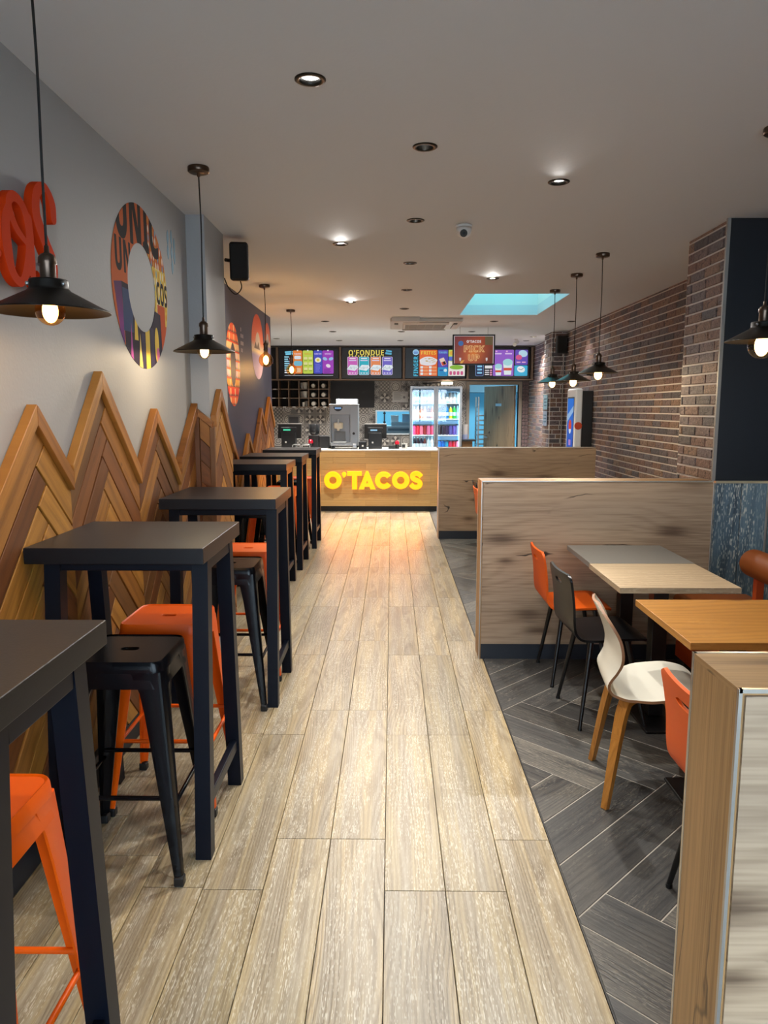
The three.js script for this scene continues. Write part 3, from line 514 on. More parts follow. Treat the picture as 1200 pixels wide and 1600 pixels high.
{
  const om = phys({ color: 0xcc3a0e, roughness: 0.7, specularIntensity: 0.12 }), pin = (z, y) => limb([-1.252, y, z], [-1.2, y, z], 0.006, 0.006, 8);
  let t = thing('wall_letter', 'orange raised script letter shaped like a looped o on grey wall', 'letter');
  part(t, 'letter_body', strokes([[[2.52, 2.1155, 0.0126], [2.4465, 2.1575, 0.021], [2.415, 2.2205, 0.0231], [2.4465, 2.2468, 0.021], [2.5042, 2.231, 0.0231], [2.541, 2.1575, 0.0336], [2.52, 2.0525, 0.0315], [2.4623, 1.9843, 0.0189], [2.415, 2.0053, 0.0263], [2.3887, 2.084, 0.0368], [2.3887, 2.1575, 0.0315], [2.415, 2.2205, 0.0126]], [[2.5463, 2.1995, 0.021], [2.5463, 2.0735, 0.0294], [2.5515, 2.0105, 0.0231], [2.5935, 1.9843, 0.0126], [2.6145, 2.0053, 0.0063]]], -1.227, 0.028), om);
  part(t, 'standoff_pin', pin(-2.415, 2.0525), steelM); part(t, 'standoff_pin', pin(-2.5305, 2.147), steelM);
  t = thing('wall_letter', 'orange raised script letter s behind the nearest pendant cord', 'letter');
  part(t, 'letter_body', strokes([[[2.73, 2.2468, 0.0273], [2.7248, 2.294, 0.0294], [2.6775, 2.336, 0.0189], [2.6145, 2.3045, 0.0294], [2.5988, 2.231, 0.0378], [2.6565, 2.147, 0.0378], [2.709, 2.084, 0.0357], [2.6932, 2.0053, 0.0273], [2.625, 1.9843, 0.0189], [2.5777, 2.021, 0.0252]]], -1.227, 0.028), om);
  part(t, 'standoff_pin', pin(-2.604, 2.252), steelM); part(t, 'standoff_pin', pin(-2.6985, 2.084), steelM);
  t = thing('wall_letter', 'orange raised letter cut off at the edge beside the looped o', 'letter');
  part(t, 'letter_body', strokes([[[2.31, 2.231, 0.021], [2.2155, 2.252, 0.0263], [2.1525, 2.147, 0.0368], [2.184, 2.021, 0.0315], [2.268, 1.9843, 0.0158], [2.3415, 2.0525, 0.0105]]], -1.227, 0.028), om);
  part(t, 'standoff_pin', pin(-2.1525, 2.147), steelM);
}

// ================================================================ BAR TABLES
const tblTopM = phys({ color: 0x0f1014, roughness: 0.36, specularIntensity: 0.6, bumpMap: rep(plasT, 3, 3), bumpScale: 0.0003 });
const barFrameM = phys({ color: 0x060b16, roughness: 0.4, specularIntensity: 0.35 });
function barTable(label, cx, cz, d = 0.592) {
  const t = thing('bar_table', label, 'table', [cx, 0, cz], 0, 'black bar tables along the wood peaks');
  part(t, 'tabletop', rbox(0.6, 0.055, d, 0.003, 0, 1.0925, 0), tblTopM);
  for (const sx of [-1, 1]) for (const sz of [-1, 1]) {
    const x0 = sx > 0 ? 0.235 : -0.278, x1 = sx > 0 ? 0.29 : -0.223, R = (y, z) => { const a = z - 0.028, b = z + 0.028; return [V(x0, y, a), V(x1, y, a), V(x1, y, b), V(x0, y, b)]; };
    part(t, 'leg', loft([R(0, sz * (d / 2 - 0.034)), R(0.02, sz * (d / 2 - 0.0355)), R(1.065, sz * (d / 2 - 0.124))], 0.3), barFrameM);
  }
  part(t, 'apron', merge([rbx(-0.23, 0.24, 1.02, 1.065, d / 2 - 0.141, d / 2 - 0.106), rbx(-0.23, 0.24, 1.02, 1.065, 0.106 - d / 2, 0.141 - d / 2), rbx(-0.278, -0.24, 1.02, 1.065, 0.151 - d / 2, d / 2 - 0.151), rbx(0.25, 0.288, 1.02, 1.065, 0.151 - d / 2, d / 2 - 0.151)]), barFrameM);
  for (const x of [0.267, -0.257]) part(t, 'stretcher', rbx(x - 0.014, x + 0.014, 0.165, 0.21, 0.078 - d / 2, d / 2 - 0.078), barFrameM);
  return t;
}
barTable('nearest black bar table, cut off at the lower edge of the picture', -0.927, -1.292, 0.56);
const bt = barTable('black bar table with a black and an orange stool under it, second from the entrance', -0.925, -2.70);
[['third black bar table from the entrance, before the grey pilaster', -0.893, -4.043], ['black bar table with orange-lit edge, first beyond the grey pilaster', -1.175, -6.43], ['black bar table second beyond the grey pilaster', -1.165, -7.415], ['farthest black bar table, next to the counter', -1.14, -8.545]]
  .forEach(([l, x, z]) => copyOf(bt, 'bar_table', l, [x, 0, z]));
// ---------------------------------------------------------------- metal stools
function stool(name, label, mat, pos) {
  const t = thing(name, label, 'stool', pos);
  // seat with rolled edge, handle slot
  const s = rrShape(0.292, 0.292, 0.035); const h = new THREE.Path(); const hs = rrShape(0.066, 0.034, 0.0169); h.curves = hs.curves; s.holes.push(h);
  const top = extr(s, 0.004, 0.005, 8); top.rotateX(-Math.PI / 2); top.translate(0, 0.747, 0);
  const ring = (w, r, y) => { const pts = []; for (const [cx, cz, a0] of [[1, 1, 0], [-1, 1, 90], [-1, -1, 180], [1, -1, 270]]) for (let i = 0; i <= 4; i++) { const a = (a0 + i * 22.5) * Math.PI / 180; pts.push(V(cx * (w / 2 - r) + r * Math.cos(a), y, cz * (w / 2 - r) + r * Math.sin(a))); } return pts; };
  const rimS = loftRing([[0.29, 0.034, 0.757], [0.3, 0.036, 0.76], [0.308, 0.038, 0.752], [0.312, 0.038, 0.722], [0.306, 0.036, 0.722], [0.3, 0.035, 0.745], [0.286, 0.034, 0.752]].map(([w, r, y]) => ring(w, r, y)));
  part(t, 'seat', merge([top, rimS]), mat);
  part(t, 'seat_frame', loftRing([[0.302, 0.036, 0.725], [0.318, 0.038, 0.67], [0.312, 0.038, 0.67], [0.296, 0.036, 0.725]].map(([w, r, y]) => ring(w, r, y))), mat);
  for (const sx of [-1, 1]) for (const sz of [-1, 1]) {
    const rings = []; for (let i = 0; i <= 10; i++) { const q = i / 10, y = lerp(0.725, 0.028, q), X = lerp(0.153, 0.21, q), Z = lerp(0.153, 0.2, q), a = q < 0.12 ? lerp(0.1, 0.072, q / 0.12) : lerp(0.072, 0.026, (q - 0.12) / 0.88), r = 0.012, th = 0.006;
      rings.push([[a, 0], [r, 0], [r * 0.3, r * 0.3], [0, r], [0, a], [th, a], [th, r + th * 0.5], [r * 0.3 + th, r * 0.3 + th], [r + th * 0.5, th], [a, th]].map(([p, qq]) => V(sx * (X - p), y, sz * (Z - qq)))); }
    const leg = part(t, 'leg', loft(rings, 0.7), mat);
    part(leg, 'rubber_foot', rbox(0.034, 0.034, 0.034, 0.006, sx * 0.198, 0.017, sz * 0.188), blackM);
  }
  const c = (y) => { const q = (0.725 - y) / 0.697; return [lerp(0.153, 0.21, q) - 0.008, lerp(0.153, 0.2, q) - 0.008]; };
  const [bxx, bz] = c(0.3), [cx2, cz2] = c(0.27);
  for (const sz of [-1, 1]) part(t, 'crossbar', limb([-bxx, 0.3, sz * bz], [bxx, 0.3, sz * bz], 0.008, 0.008, 10), mat);
  for (const sx of [-1, 1]) part(t, 'crossbar', limb([sx * cx2, 0.27, -cz2], [sx * cx2, 0.27, cz2], 0.008, 0.008, 10), mat);
  return t;
}
function loftRing(rings) { // torus-like closed loft
  const n = rings[0].length, m = rings.length, pos = [], ix = []; for (const r of rings) for (const q of r) pos.push(q.x, q.y, q.z);
  for (let i = 0; i < m; i++) for (let j = 0; j < n; j++) { const a = i * n + j, b = i * n + (j + 1) % n, k = ((i + 1) % m) * n, c = k + j, d = k + (j + 1) % n; ix.push(a, b, c, b, d, c); }
  const g = new THREE.BufferGeometry(); g.setAttribute('position', new THREE.Float32BufferAttribute(pos, 3)); g.setIndex(ix); return toCreasedNormals(solidWinding(g), 0.7);
}
const orangeM = phys({ color: 0xe05602, roughness: 0.38, specularIntensity: 0.6 });
const stoolBlackM = phys({ color: 0x04060b, roughness: 0.24, specularIntensity: 0.4 });
const so = stool('bar_stool', 'orange metal stool cut off beside the nearest table legs', orangeM, [-0.915, 0, -1.42]);
const sb = stool('bar_stool', 'black metal stool with square seat at the second table', stoolBlackM, [-0.905, 0, -2.462]);
copyOf(so, 'bar_stool', 'orange metal stool behind the black one under the second table', [-0.895, 0, -2.885]);
copyOf(sb, 'bar_stool', 'black metal stool at the third table, in front of an orange one', [-0.868, 0, -3.905]);
copyOf(so, 'bar_stool', 'orange metal stool at the third table, behind its black one', [-0.855, 0, -4.335]);
copyOf(sb, 'bar_stool', 'black metal stool under the first table beyond the pilaster', [-1.165, 0, -6.27]);
copyOf(so, 'bar_stool', 'orange metal stool under the first table beyond the pilaster', [-1.165, 0, -6.69]);
copyOf(sb, 'bar_stool', 'black metal stool under the second table beyond the pilaster', [-1.16, 0, -7.3]);
copyOf(so, 'bar_stool', 'orange metal stool under the second table beyond the pilaster', [-1.16, 0, -7.73]);
copyOf(sb, 'bar_stool', 'black metal stool under the farthest bar table', [-1.14, 0, -8.4]);
copyOf(so, 'bar_stool', 'orange metal stool under the farthest bar table', [-1.1, 0, -8.84]);

// ================================================================ DIVIDERS
const aluM = std({ color: 0xb9b4ac, roughness: 0.3, metalness: 0.85 });
function divider(label, x0, x1, z, th, h) {
  const t = thing('room_divider', label, 'divider', [x0, 0, z]), w = x1 - x0, e = 0.012;
  const fr = part(t, 'panel', uvm(bx(e, w, 0.1, h - e, -th / 2 + 0.001, th / 2), true, x0 * 2.3, z), panM);
  part(t, 'end_panel', uvm(bx(0, e, 0.0, h - e, -th / 2 + 0.006, th / 2 - 0.006), false, z, 0.3), panEndM);
  part(t, 'top_cap', uvm(bx(0, w, h - e, h, -th / 2 + 0.006, th / 2 - 0.006), true, 0.2, z), panEndM);
  part(t, 'edge_trim', merge([bx(-0.001, 0.005, 0, h + 0.001, th / 2 - 0.006, th / 2 + 0.0015), bx(-0.001, 0.005, 0, h + 0.001, -th / 2 - 0.0015, -th / 2 + 0.006), bx(0, w, h - 0.006, h + 0.001, th / 2 - 0.006, th / 2 + 0.0015), bx(0, w, h - 0.006, h + 0.001, -th / 2 - 0.0015, -th / 2 + 0.006)]), aluM);
  part(t, 'kick_board', bx(e, w, 0, 0.1, -th / 2 + 0.004, th / 2 - 0.004), plinthM);
  return t;
}
divider('nearest low wooden divider, seen end on beside the orange chair', 0.575, 2.3, -1.27, 0.19, 1.12);
divider('low wooden divider standing before the brick pillar, behind the two-tone tables', 0.555, 1.975, -4.635, 0.19, 1.137);
divider('low wooden divider farthest from the entrance, in front of the counter', 0.566, 2.45, -9.01, 0.19, 1.112);

// ================================================================ DINING TABLES
function diningTable(label, x0, x1, z0, z1, mat, bw = 0.21, bd = 0.42) {
  const t = thing('dining_table', label, 'table', [(x0 + x1) / 2, 0, (z0 + z1) / 2]), w = x1 - x0, d = z1 - z0;
  part(t, 'tabletop', uvm(rbox(w, 0.028, d, 0.002, 0, 0.736, 0), true, z0, x0), mat);
  part(t, 'column', rbox(0.075, 0.69, 0.075, 0.004, 0, 0.367, 0), blackMetal);
  part(t, 'base_plate', rbox(bw, 0.014, bd, 0.004, 0, 0.0075, 0), blackMetal);
  part(t, 'support_plate', rbox(0.3, 0.012, 0.3, 0.003, 0, 0.716, 0), blackMetal);
  return t;
}
const greyTblM = std({ color: 0x77756f, roughness: 0.36, bumpMap: rep(plasT, 5, 5), bumpScale: 0.0003 });
diningTable('grey-topped dining table against the middle wooden divider', 1.075, 1.64, -4.47, -3.937, greyTblM);
diningTable('pale wood dining table pushed up to the grey one', 1.068, 1.635, -3.93, -3.385, ltTblM);
diningTable('golden oak dining table beside the white chair', 1.07, 1.66, -3.17, -2.565, oakTblM, 0.39, 0.26);

// ---------------------------------------------------------------- chairs
// profile from seat front to back top in (x, y); width, wrap and thickness along it; optional hand hole
function shell({ prof, width, wrap, th, N = 44, M = 16, hole }) {
  const cv = new THREE.CatmullRomCurve3(prof.map(([x, y]) => V(x, y, 0)), false, 'centripetal');
  const S = [], U = []; for (let i = 0; i <= N; i++) S.push(i / N); for (let j = 0; j <= M; j++) U.push(-1 + 2 * j / M);
  let hr = -1; if (hole) hr = Math.round(hole.s * N);
  const P = (s, u, side) => { const p = cv.getPointAt(clamp(s)), d = cv.getTangentAt(clamp(s)), n = V(d.y, -d.x, 0); const hw = width(s); return V(p.x, p.y, u * hw).addScaledVector(n, wrap(s) * u * u + side * th / 2); };
  const grid = (side) => { const pos = []; for (let i = 0; i <= N; i++) for (let j = 0; j <= M; j++) { let s = S[i], u = U[j]; if (hole && (i === hr || i === hr + 1)) { const q = Math.abs(u) / hole.u, hh = q < 1 ? hole.h * Math.sqrt(1 - q ** 4) : 0; s = hole.s + 0.5 / N + (i === hr ? -1 : 1) * Math.max(hh, q < 1.05 ? 0.0005 : 0.5 / N); } const p = P(s, u, side); pos.push(p.x, p.y, p.z); } return pos; };
  const isHole = (i, j) => hole && i === hr && Math.abs((U[j] + U[j + 1]) / 2) < hole.u;
  const make = (pos, flip) => { const ix = []; for (let i = 0; i < N; i++) for (let j = 0; j < M; j++) { if (isHole(i, j)) continue; const a = i * (M + 1) + j, b = a + 1, c = a + M + 1, d = c + 1; flip ? ix.push(a, c, b, b, c, d) : ix.push(a, b, c, b, d, c); } const g = new THREE.BufferGeometry(); g.setAttribute('position', new THREE.Float32BufferAttribute(pos, 3)); g.setIndex(ix); g.computeVertexNormals(); return g; };
  const A = grid(1), B = grid(-1), fa = make(A, false), fb = make(B, true);
  // rim quads
  const pos = [], q = (i, j, k, l) => { const v = (arr, a, b) => { const o = (a * (M + 1) + b) * 3; return [arr[o], arr[o + 1], arr[o + 2]]; }; const a0 = v(A, i, j), a1 = v(A, k, l), b0 = v(B, i, j), b1 = v(B, k, l); pos.push(...a0, ...b0, ...a1, ...b0, ...b1, ...a1); };
  for (let j = 0; j < M; j++) { q(0, j + 1, 0, j); q(N, j, N, j + 1); } for (let i = 0; i < N; i++) { q(i, 0, i + 1, 0); q(i + 1, M, i, M); }
  if (hole) for (let j = 0; j < M; j++) if (isHole(hr, j)) { q(hr, j, hr, j + 1); q(hr + 1, j + 1, hr + 1, j); }
  let rim = new THREE.BufferGeometry(); rim.setAttribute('position', new THREE.Float32BufferAttribute(pos, 3)); rim = mergeVertices(rim, 1e-5); rim.computeVertexNormals();
  const chk = V().fromBufferAttribute(fa.attributes.normal, Math.floor(N * 0.2) * (M + 1) + M / 2); // the sitting side looks up
  if (chk.y < 0) for (const g of [fa, fb]) { const I = g.index.array; for (let k = 0; k < I.length; k += 3) { const x = I[k]; I[k] = I[k + 1]; I[k + 1] = x; } g.computeVertexNormals(); }
  return { faces: merge([fa, fb]), rim: plainAttr(rim) };
}
const endRound = (s, e, p = 2.4) => Math.pow(clamp(1 - Math.pow(clamp(1 - s / e), p)), 1 / p);
// flat-shell chair with hand hole and black metal legs; faces +x, origin under the seat
const flatShell = shell({
  prof: [[0.195, 0.447], [0.17, 0.458], [0.1, 0.459], [0, 0.455], [-0.09, 0.45], [-0.135, 0.455], [-0.165, 0.485], [-0.178, 0.53], [-0.188, 0.6], [-0.2, 0.69], [-0.216, 0.775]],
  width: (s) => 0.2 * lerp(0.86, 1, endRound(s, 0.07)) * lerp(0.84, 1, endRound(1 - s, 0.05, 2)) * (1 - 0.06 * sstep(0.4, 0.75, s) * 0) - 0.012 * sstep(0.35, 0.5, s) + 0.006 * sstep(0.8, 1, s),
  wrap: (s) => 0.012 * sstep(0.5, 0.8, s), th: 0.012, N: 48, M: 18, hole: { s: 0.905, u: 0.32, h: 0.018 },
});
function metalChair(name, label, mat, pos, turn) {
  const t = thing(name, label, 'chair', pos, turn);
  part(t, 'seat_shell', merge([flatShell.faces, flatShell.rim]), mat);
  for (const sx of [-1, 1]) for (const sz of [-1, 1]) {
    const leg = part(t, 'leg', limb([sx > 0 ? 0.11 : -0.07, 0.438, sz * 0.13], [sx > 0 ? 0.19 : -0.135, 0.012, sz * 0.205], 0.014, 0.009), blackMetal);
    part(leg, 'foot_cap', cyl(0.011, 0.011, 0.014, sx > 0 ? 0.19 : -0.135, 0, sz * 0.205, 10), blackM);
  }
  part(t, 'seat_frame', merge([rbx(-0.09, 0.13, 0.432, 0.448, 0.115, 0.145, 0.004), rbx(-0.09, 0.13, 0.432, 0.448, -0.145, -0.115, 0.004), rbx(-0.02, 0.06, 0.434, 0.446, -0.115, 0.115, 0.004)]), blackMetal);
  return t;
}
const chairOrangeM = phys({ color: 0xd4560a, roughness: 0.48, specularIntensity: 0.45 });
const chairBlackM = phys({ color: 0x0f1113, roughness: 0.3, specularIntensity: 0.5 });
const co = metalChair('dining_chair', 'orange shell chair at the grey-topped table, against the divider', chairOrangeM, [1.055, 0, -4.27], 0);
const cb = metalChair('dining_chair', 'black shell chair at the pale wood table, between orange and white chairs', chairBlackM, [1.06, 0, -3.7], 0.04);
copyOf(co, 'dining_chair', 'orange shell chair with open hand slot, partly behind the nearest divider', [1.065, 0, -2.075], 0.02);
copyOf(co, 'dining_chair', 'orange shell chair seen on edge beyond the middle divider', [1.065, 0, -7.58], 0);
copyOf(cb, 'dining_chair', 'black shell chair just behind the orange one beyond the middle divider', [1.125, 0, -8.22], 0);
{ // white moulded chair with oak legs
  const sh = shell({
    prof: [[0.215, 0.435], [0.19, 0.452], [0.12, 0.462], [0, 0.452], [-0.1, 0.442], [-0.155, 0.452], [-0.178, 0.49], [-0.165, 0.56], [-0.16, 0.63], [-0.185, 0.72], [-0.222, 0.802]],
    width: (s) => { const k = [[0, 0.2], [0.15, 0.225], [0.3, 0.222], [0.42, 0.185], [0.5, 0.155], [0.6, 0.165], [0.75, 0.205], [0.88, 0.2], [0.95, 0.175], [1, 0.15]]; let i = 0; while (i < k.length - 2 && s > k[i + 1][0]) i++; const t = sstep(0, 1, (s - k[i][0]) / (k[i + 1][0] - k[i][0])); return lerp(k[i][1], k[i + 1][1], t) * lerp(0.55, 1, endRound(s, 0.07)) * lerp(0.45, 1, endRound(1 - s, 0.1, 2)); },
    wrap: (s) => 0.03 * sstep(0.5, 0.72, s) * (1 - 0.7 * sstep(0.8, 1, s)) - 0.005 * sstep(0.45, 0.2, s) * 0 + 0.012 * (1 - sstep(0.2, 0.45, s)) * 0.6, th: 0.011, N: 56, M: 18,
  });
  const t = thing('dining_chair', 'white moulded chair with curved back and oak legs', 'chair', [1.055, 0, -2.95], -0.14);
  const cream = phys({ color: 0xd9d5c6, roughness: 0.38, clearcoat: 0.2 }), ply = std({ color: 0x8a5f3c, roughness: 0.5 }), legM = std({ map: rep(oakTblT[0], 3, 1), color: 0xfff2dc, roughness: 0.4 });
  part(t, 'seat_shell', sh.faces, cream); part(t, 'shell_edge', sh.rim, ply);
  for (const sx of [-1, 1]) for (const sz of [-1, 1]) {
    // bent plywood leg: out from the middle under the seat, over a bend, down to the foot
    const foot = sx > 0 ? [0.215, 0.2] : [-0.175, 0.21], cv = new THREE.CatmullRomCurve3([V(sx * 0.02, 0.423, sz * 0.045), V(sx * 0.06, 0.423, sz * 0.09), V(sx * 0.098, 0.418, sz * 0.132), V(sx * 0.112, 0.39, sz * 0.148), V(lerp(sx * 0.115, foot[0], 0.2), 0.32, sz * lerp(0.15, foot[1], 0.25)), V(foot[0], 0.0, sz * foot[1])], false, 'centripetal'), rings = [];
    for (let i = 0; i <= 22; i++) { const q = i / 22, p = cv.getPointAt(q), d = cv.getTangentAt(q), side = V(-sz * 1, 0, sx * 1).normalize(), up = d.clone().cross(side).normalize(), w = lerp(0.026, 0.013, q), h = lerp(0.014, 0.011, q); side.copy(up.clone().cross(d).normalize()); rings.push([[-w, -h], [w, -h], [w, h], [-w, h]].map(([a, b]) => p.clone().addScaledVector(side, a).addScaledVector(up, b)).map((v) => { v.y = Math.max(v.y, 0); return v; })); }
    const g = uvm(loft(rings, 0.5)); part(t, 'leg', g, legM);
  }
  part(t, 'seat_mount', rbox(0.2, 0.016, 0.2, 0.006, 0, 0.432, 0), blackM);
}
// ---------------------------------------------------------------- bench with bolster
{
  const t = thing('bench', 'orange leather bench with round bolster back along the blue boards', 'bench');
  const lm = std({ color: 0x8c4812, roughness: 0.55, bumpMap: rep(plasT, 8, 8), bumpScale: 0.0008 }), om = std({ color: 0xc8501c, roughness: 0.4 });
  part(t, 'seat_cushion', rbx(1.69, 2.14, 0.39, 0.48, -4.36, -1.5, 0.025), lm);
  part(t, 'seat_base', bx(1.72, 2.14, 0.1, 0.39, -4.34, -1.52), om); part(t, 'plinth', bx(1.76, 2.12, 0, 0.1, -4.3, -1.55), blackM);
  const r = 0.078, pts = []; for (let i = 0; i <= 8; i++) pts.push([r * Math.sin(i * Math.PI / 16) , -r * 0.45 * Math.cos(i * Math.PI / 16)]);
  const prof = [...pts, ...pts.slice().reverse().map(([a, b]) => [a, 2.5 - b])];
  part(t, 'bolster', lathe(prof, 28).rotateX(Math.PI / 2).translate(2.045, 0.715, -4.12), lm);
  for (const z of [-4.06, -3.2, -2.4, -1.75]) part(t, 'post', rbx(2.03, 2.075, 0.46, 0.66, z - 0.02, z + 0.02, 0.004), om);
}

// ================================================================ CEILING FITTINGS
{
  const ringM = std({ color: 0x15130f, roughness: 0.35, metalness: 0.4 }), lensM = std({ color: 0xffffff, emissive: new THREE.Color(1, 0.97, 0.9), emissiveIntensity: 5 });
  const rowName = { middle: 'in the row above the middle of the aisle', left: 'in the row on the bar table side', right: 'in the row on the brick wall side', counter: 'in the row between menu board and globe lamps', corner: '', sky: 'in the row beyond the skylight', brick: 'in the row along the brick wall end' }, n = {};
  const proto = {};
  for (const [x, z, deep, row] of DOWN) {
    const k = n[row] = (n[row] ?? -1) + 1;
    const ordAll = DOWN.filter((d) => d[3] === row).map((d) => d[1]).sort((a, b) => b - a).indexOf(z);
    const label = row === 'corner' ? 'lone recessed downlight in the corner above the cup shelf' : ORD[ordAll] + ' recessed downlight from the entrance ' + rowName[row];
    const dep = deep ? 0.03 : 0.008;
    let t;
    if (proto[deep]) t = copyOf(proto[deep], 'downlight', label, [x, CEIL, z], 0, 'recessed black-rimmed downlights');
    else {
      t = proto[deep] = thing('downlight', label, 'downlight', [x, CEIL, z], 0, 'recessed black-rimmed downlights');
      part(t, 'rim', lathe([[0.056, 0], [0.056, -0.003], [0.05, -0.006], [0.04, -0.006], [0.037, -0.002], [0.034, dep], [0.034, dep + 0.03], [0.043, dep + 0.03], [0.043, 0], [0.056, 0]], 32), ringM);
      part(t, 'lens', at(new THREE.CylinderGeometry(0.0335, 0.0335, 0.004, 28), 0, dep + 0.003, 0), lensM);
      part(t, 'can', cyl(0.0435, 0.0435, 0.05, 0, dep + 0.028, 0, 24), ringM);
    }
    const s = new THREE.SpotLight(DOWN_C, DOWN_I * (row === 'brick' && z > -11 ? 0.6 : z < -9 ? 3.6 : 1), 0, z < -12 ? 1.12 : deep ? 0.82 : 0.95, 0.7, 2); s.name = 'downlight_lamp'; s.castShadow = true; s.shadow.radius = 1.2; s.position.set(0, dep - 0.004, 0); s.target.position.set(0, -1, 0); t.add(s); t.add(s.target);
  }
}
// pendants
const shadeM = std({ color: 0x17130f, roughness: 0.38, metalness: 0.5 }), cordM = std({ color: 0x0c0b0a, roughness: 0.7 });
const amberM = phys({ color: 0xffd9a0, transmission: 1, thickness: 0, roughness: 0, ior: 1.4 }), clearM = phys({ color: 0xfff0d8, transmission: 1, thickness: 0, roughness: 0, ior: 1.4 });
const filM = std({ color: 0xffe0a0, emissive: new THREE.Color(1, 0.72, 0.34), emissiveIntensity: 14 });
function pendant(label, x, z, rim, o = {}) {
  const t = thing('pendant_lamp', label, 'lamp', [x, rim, z], 0, o.globe ? 'bare globe pendants' : 'cone-shade pendants'), top = CEIL - rim;
  part(t, 'canopy', lathe([[0, top], [0.05, top], [0.052, top - 0.004], [0.052, top - 0.022], [0.046, top - 0.027], [0.008, top - 0.028], [0.007, top - 0.045], [0, top - 0.045]], 32), bronzeM);
  const y1 = 0.165;
  part(t, 'cord', tube([[0, top - 0.04, 0], [0.004, lerp(top, y1, 0.4), 0], [0.001, lerp(top, y1, 0.75), 0], [0, y1 - 0.005, 0]], 0.0035, 20, 7), cordM);
  part(t, 'socket', lathe([[0, 0.165], [0.006, 0.165], [0.007, 0.148], [0.016, 0.143], [0.0225, 0.135], [0.0235, 0.12], [0.02, 0.118], [0.02, 0.085], [0.022, 0.082], [0.022, 0.075], [0.012, 0.03], [0, 0.03]], 28), bronzeM);
  const br = o.r ?? 0.036, by = o.globe ? -0.02 : o.by ?? 0.0;
  if (!o.globe) {
    const sh = part(t, 'shade', lathe([[0.02, 0.079], [0.047, 0.079], [0.049, 0.075], [0.049, 0.058], [0.055, 0.05], [0.15, 0.0], [0.152, -0.004], [0.149, -0.003], [0.053, 0.046], [0.045, 0.055], [0.02, 0.058], [0.02, 0.079]], 48), shadeM);
    part(sh, 'thumb_screw', merge([0, 2.1, 4.2].map((a) => at(new THREE.SphereGeometry(0.006, 8, 6), Math.cos(a + 0.4) * 0.052, 0.066, Math.sin(a + 0.4) * 0.052))), steelM);
  }
  // pear or globe bulb
  const bp = []; for (let i = 0; i <= 14; i++) { const a = i / 14 * Math.PI * 0.86; bp.push([br * Math.sin(a), by - br * Math.cos(a)]); } bp.push([0.013, by + br * 1.25], [0.013, Math.max(by + br * 1.5, 0.05)]);
  part(t, 'bulb', lathe(bp, 28), o.globe || o.amber ? amberM : clearM);
  part(t, 'filament', at(new THREE.SphereGeometry(1, 14, 10).scale(br * (o.f ?? 0.4), br * Math.min(0.92, (o.f ?? 0.4) * 1.6), br * (o.f ?? 0.4)), 0, by, 0), filM);
  const l = new THREE.PointLight(o.globe || o.amber ? PEND_C : new THREE.Color(1, 0.87, 0.68), PEND_I * (o.k ?? 1)); l.name = 'pendant_light'; l.castShadow = true; l.position.set(0, by, 0); t.add(l);
  return t;
}
pendant('nearest cone-shade pendant, hanging before the orange letters', -0.8999, -1.995, 1.8341, { amber: true, k: 0.9, f: 0.52, r: 0.038 });
pendant('cone-shade pendant hanging before the grey pilaster', -0.9387, -3.7737, 1.8635, { k: 0.9, f: 0.6 });
pendant('bare amber globe pendant hanging before the landscape decal', -1.2075, -7.2229, 2.0578, { globe: true, r: 0.068, k: 0.9 });
pendant('bare amber globe pendant nearest the menu screens', -1.2002, -9.0153, 2.0567, { globe: true, r: 0.066, k: 0.9 });
pendant('cone-shade pendant cut off at the edge near the navy pillar face', 1.6013, -3.2865, 1.8698, { r: 0.058, by: -0.02, k: 1.1, f: 0.5 });
pendant('first of three cone-shade pendants along the brick wall, nearest the pillar', 1.5928, -5.8202, 1.8509, { r: 0.042, by: -0.014, f: 0.72, k: 1.7 });
pendant('middle one of three cone-shade pendants along the brick wall', 1.6097, -6.6801, 1.8236, { r: 0.042, by: -0.014, f: 0.72, k: 1.7 });
pendant('last of three cone-shade pendants, nearest the order terminal', 1.6118, -7.5579, 1.8383, { r: 0.042, by: -0.014, f: 0.72, k: 1.7 });
// ceiling cassette
{
  const t = thing('air_conditioner', 'white ceiling air conditioner cassette beside the skylight', 'air conditioner', [0.45, CEIL, -10.29]), m = std({ color: 0xb9b7b4, roughness: 0.45 });
  part(t, 'panel', rbox(0.94, 0.05, 0.94, 0.015, 0, -0.025, 0), m);
  part(t, 'intake_frame', merge([rbx(-0.3, 0.3, -0.068, -0.05, 0.27, 0.3, 0.004), rbx(-0.3, 0.3, -0.068, -0.05, -0.3, -0.27, 0.004), rbx(-0.3, -0.27, -0.068, -0.05, -0.27, 0.27, 0.004), rbx(0.27, 0.3, -0.068, -0.05, -0.27, 0.27, 0.004)]), m);
  for (let i = 0; i < 9; i++) part(t, 'slat', at(box(0.54, 0.004, 0.045).rotateX(0.6), 0, -0.056, -0.24 + i * 0.06), m);
  for (let i = -2; i < 3; i++) part(t, 'grille_rib', box(0.012, 0.008, 0.54, i * 0.11, -0.062, 0), m);
  const sl = std({ color: 0x17181a, roughness: 0.5 }); for (const [x, z, w, d] of [[0, 0.39, 0.6, 0.05], [0, -0.39, 0.6, 0.05], [0.39, 0, 0.05, 0.6], [-0.39, 0, 0.05, 0.6]]) { part(t, 'air_slot', rbox(w, 0.008, d, 0.003, x, -0.052, z), sl); part(t, 'louvre', at(box(w, 0.006, d * 0.8).rotateX(d < w ? (z > 0 ? -0.5 : 0.5) : 0), x, -0.062, z), m); }
  part(t, 'junction_box', rbox(0.36, 0.06, 0.12, 0.006, -0.27, -0.03, 0.53), m);
}
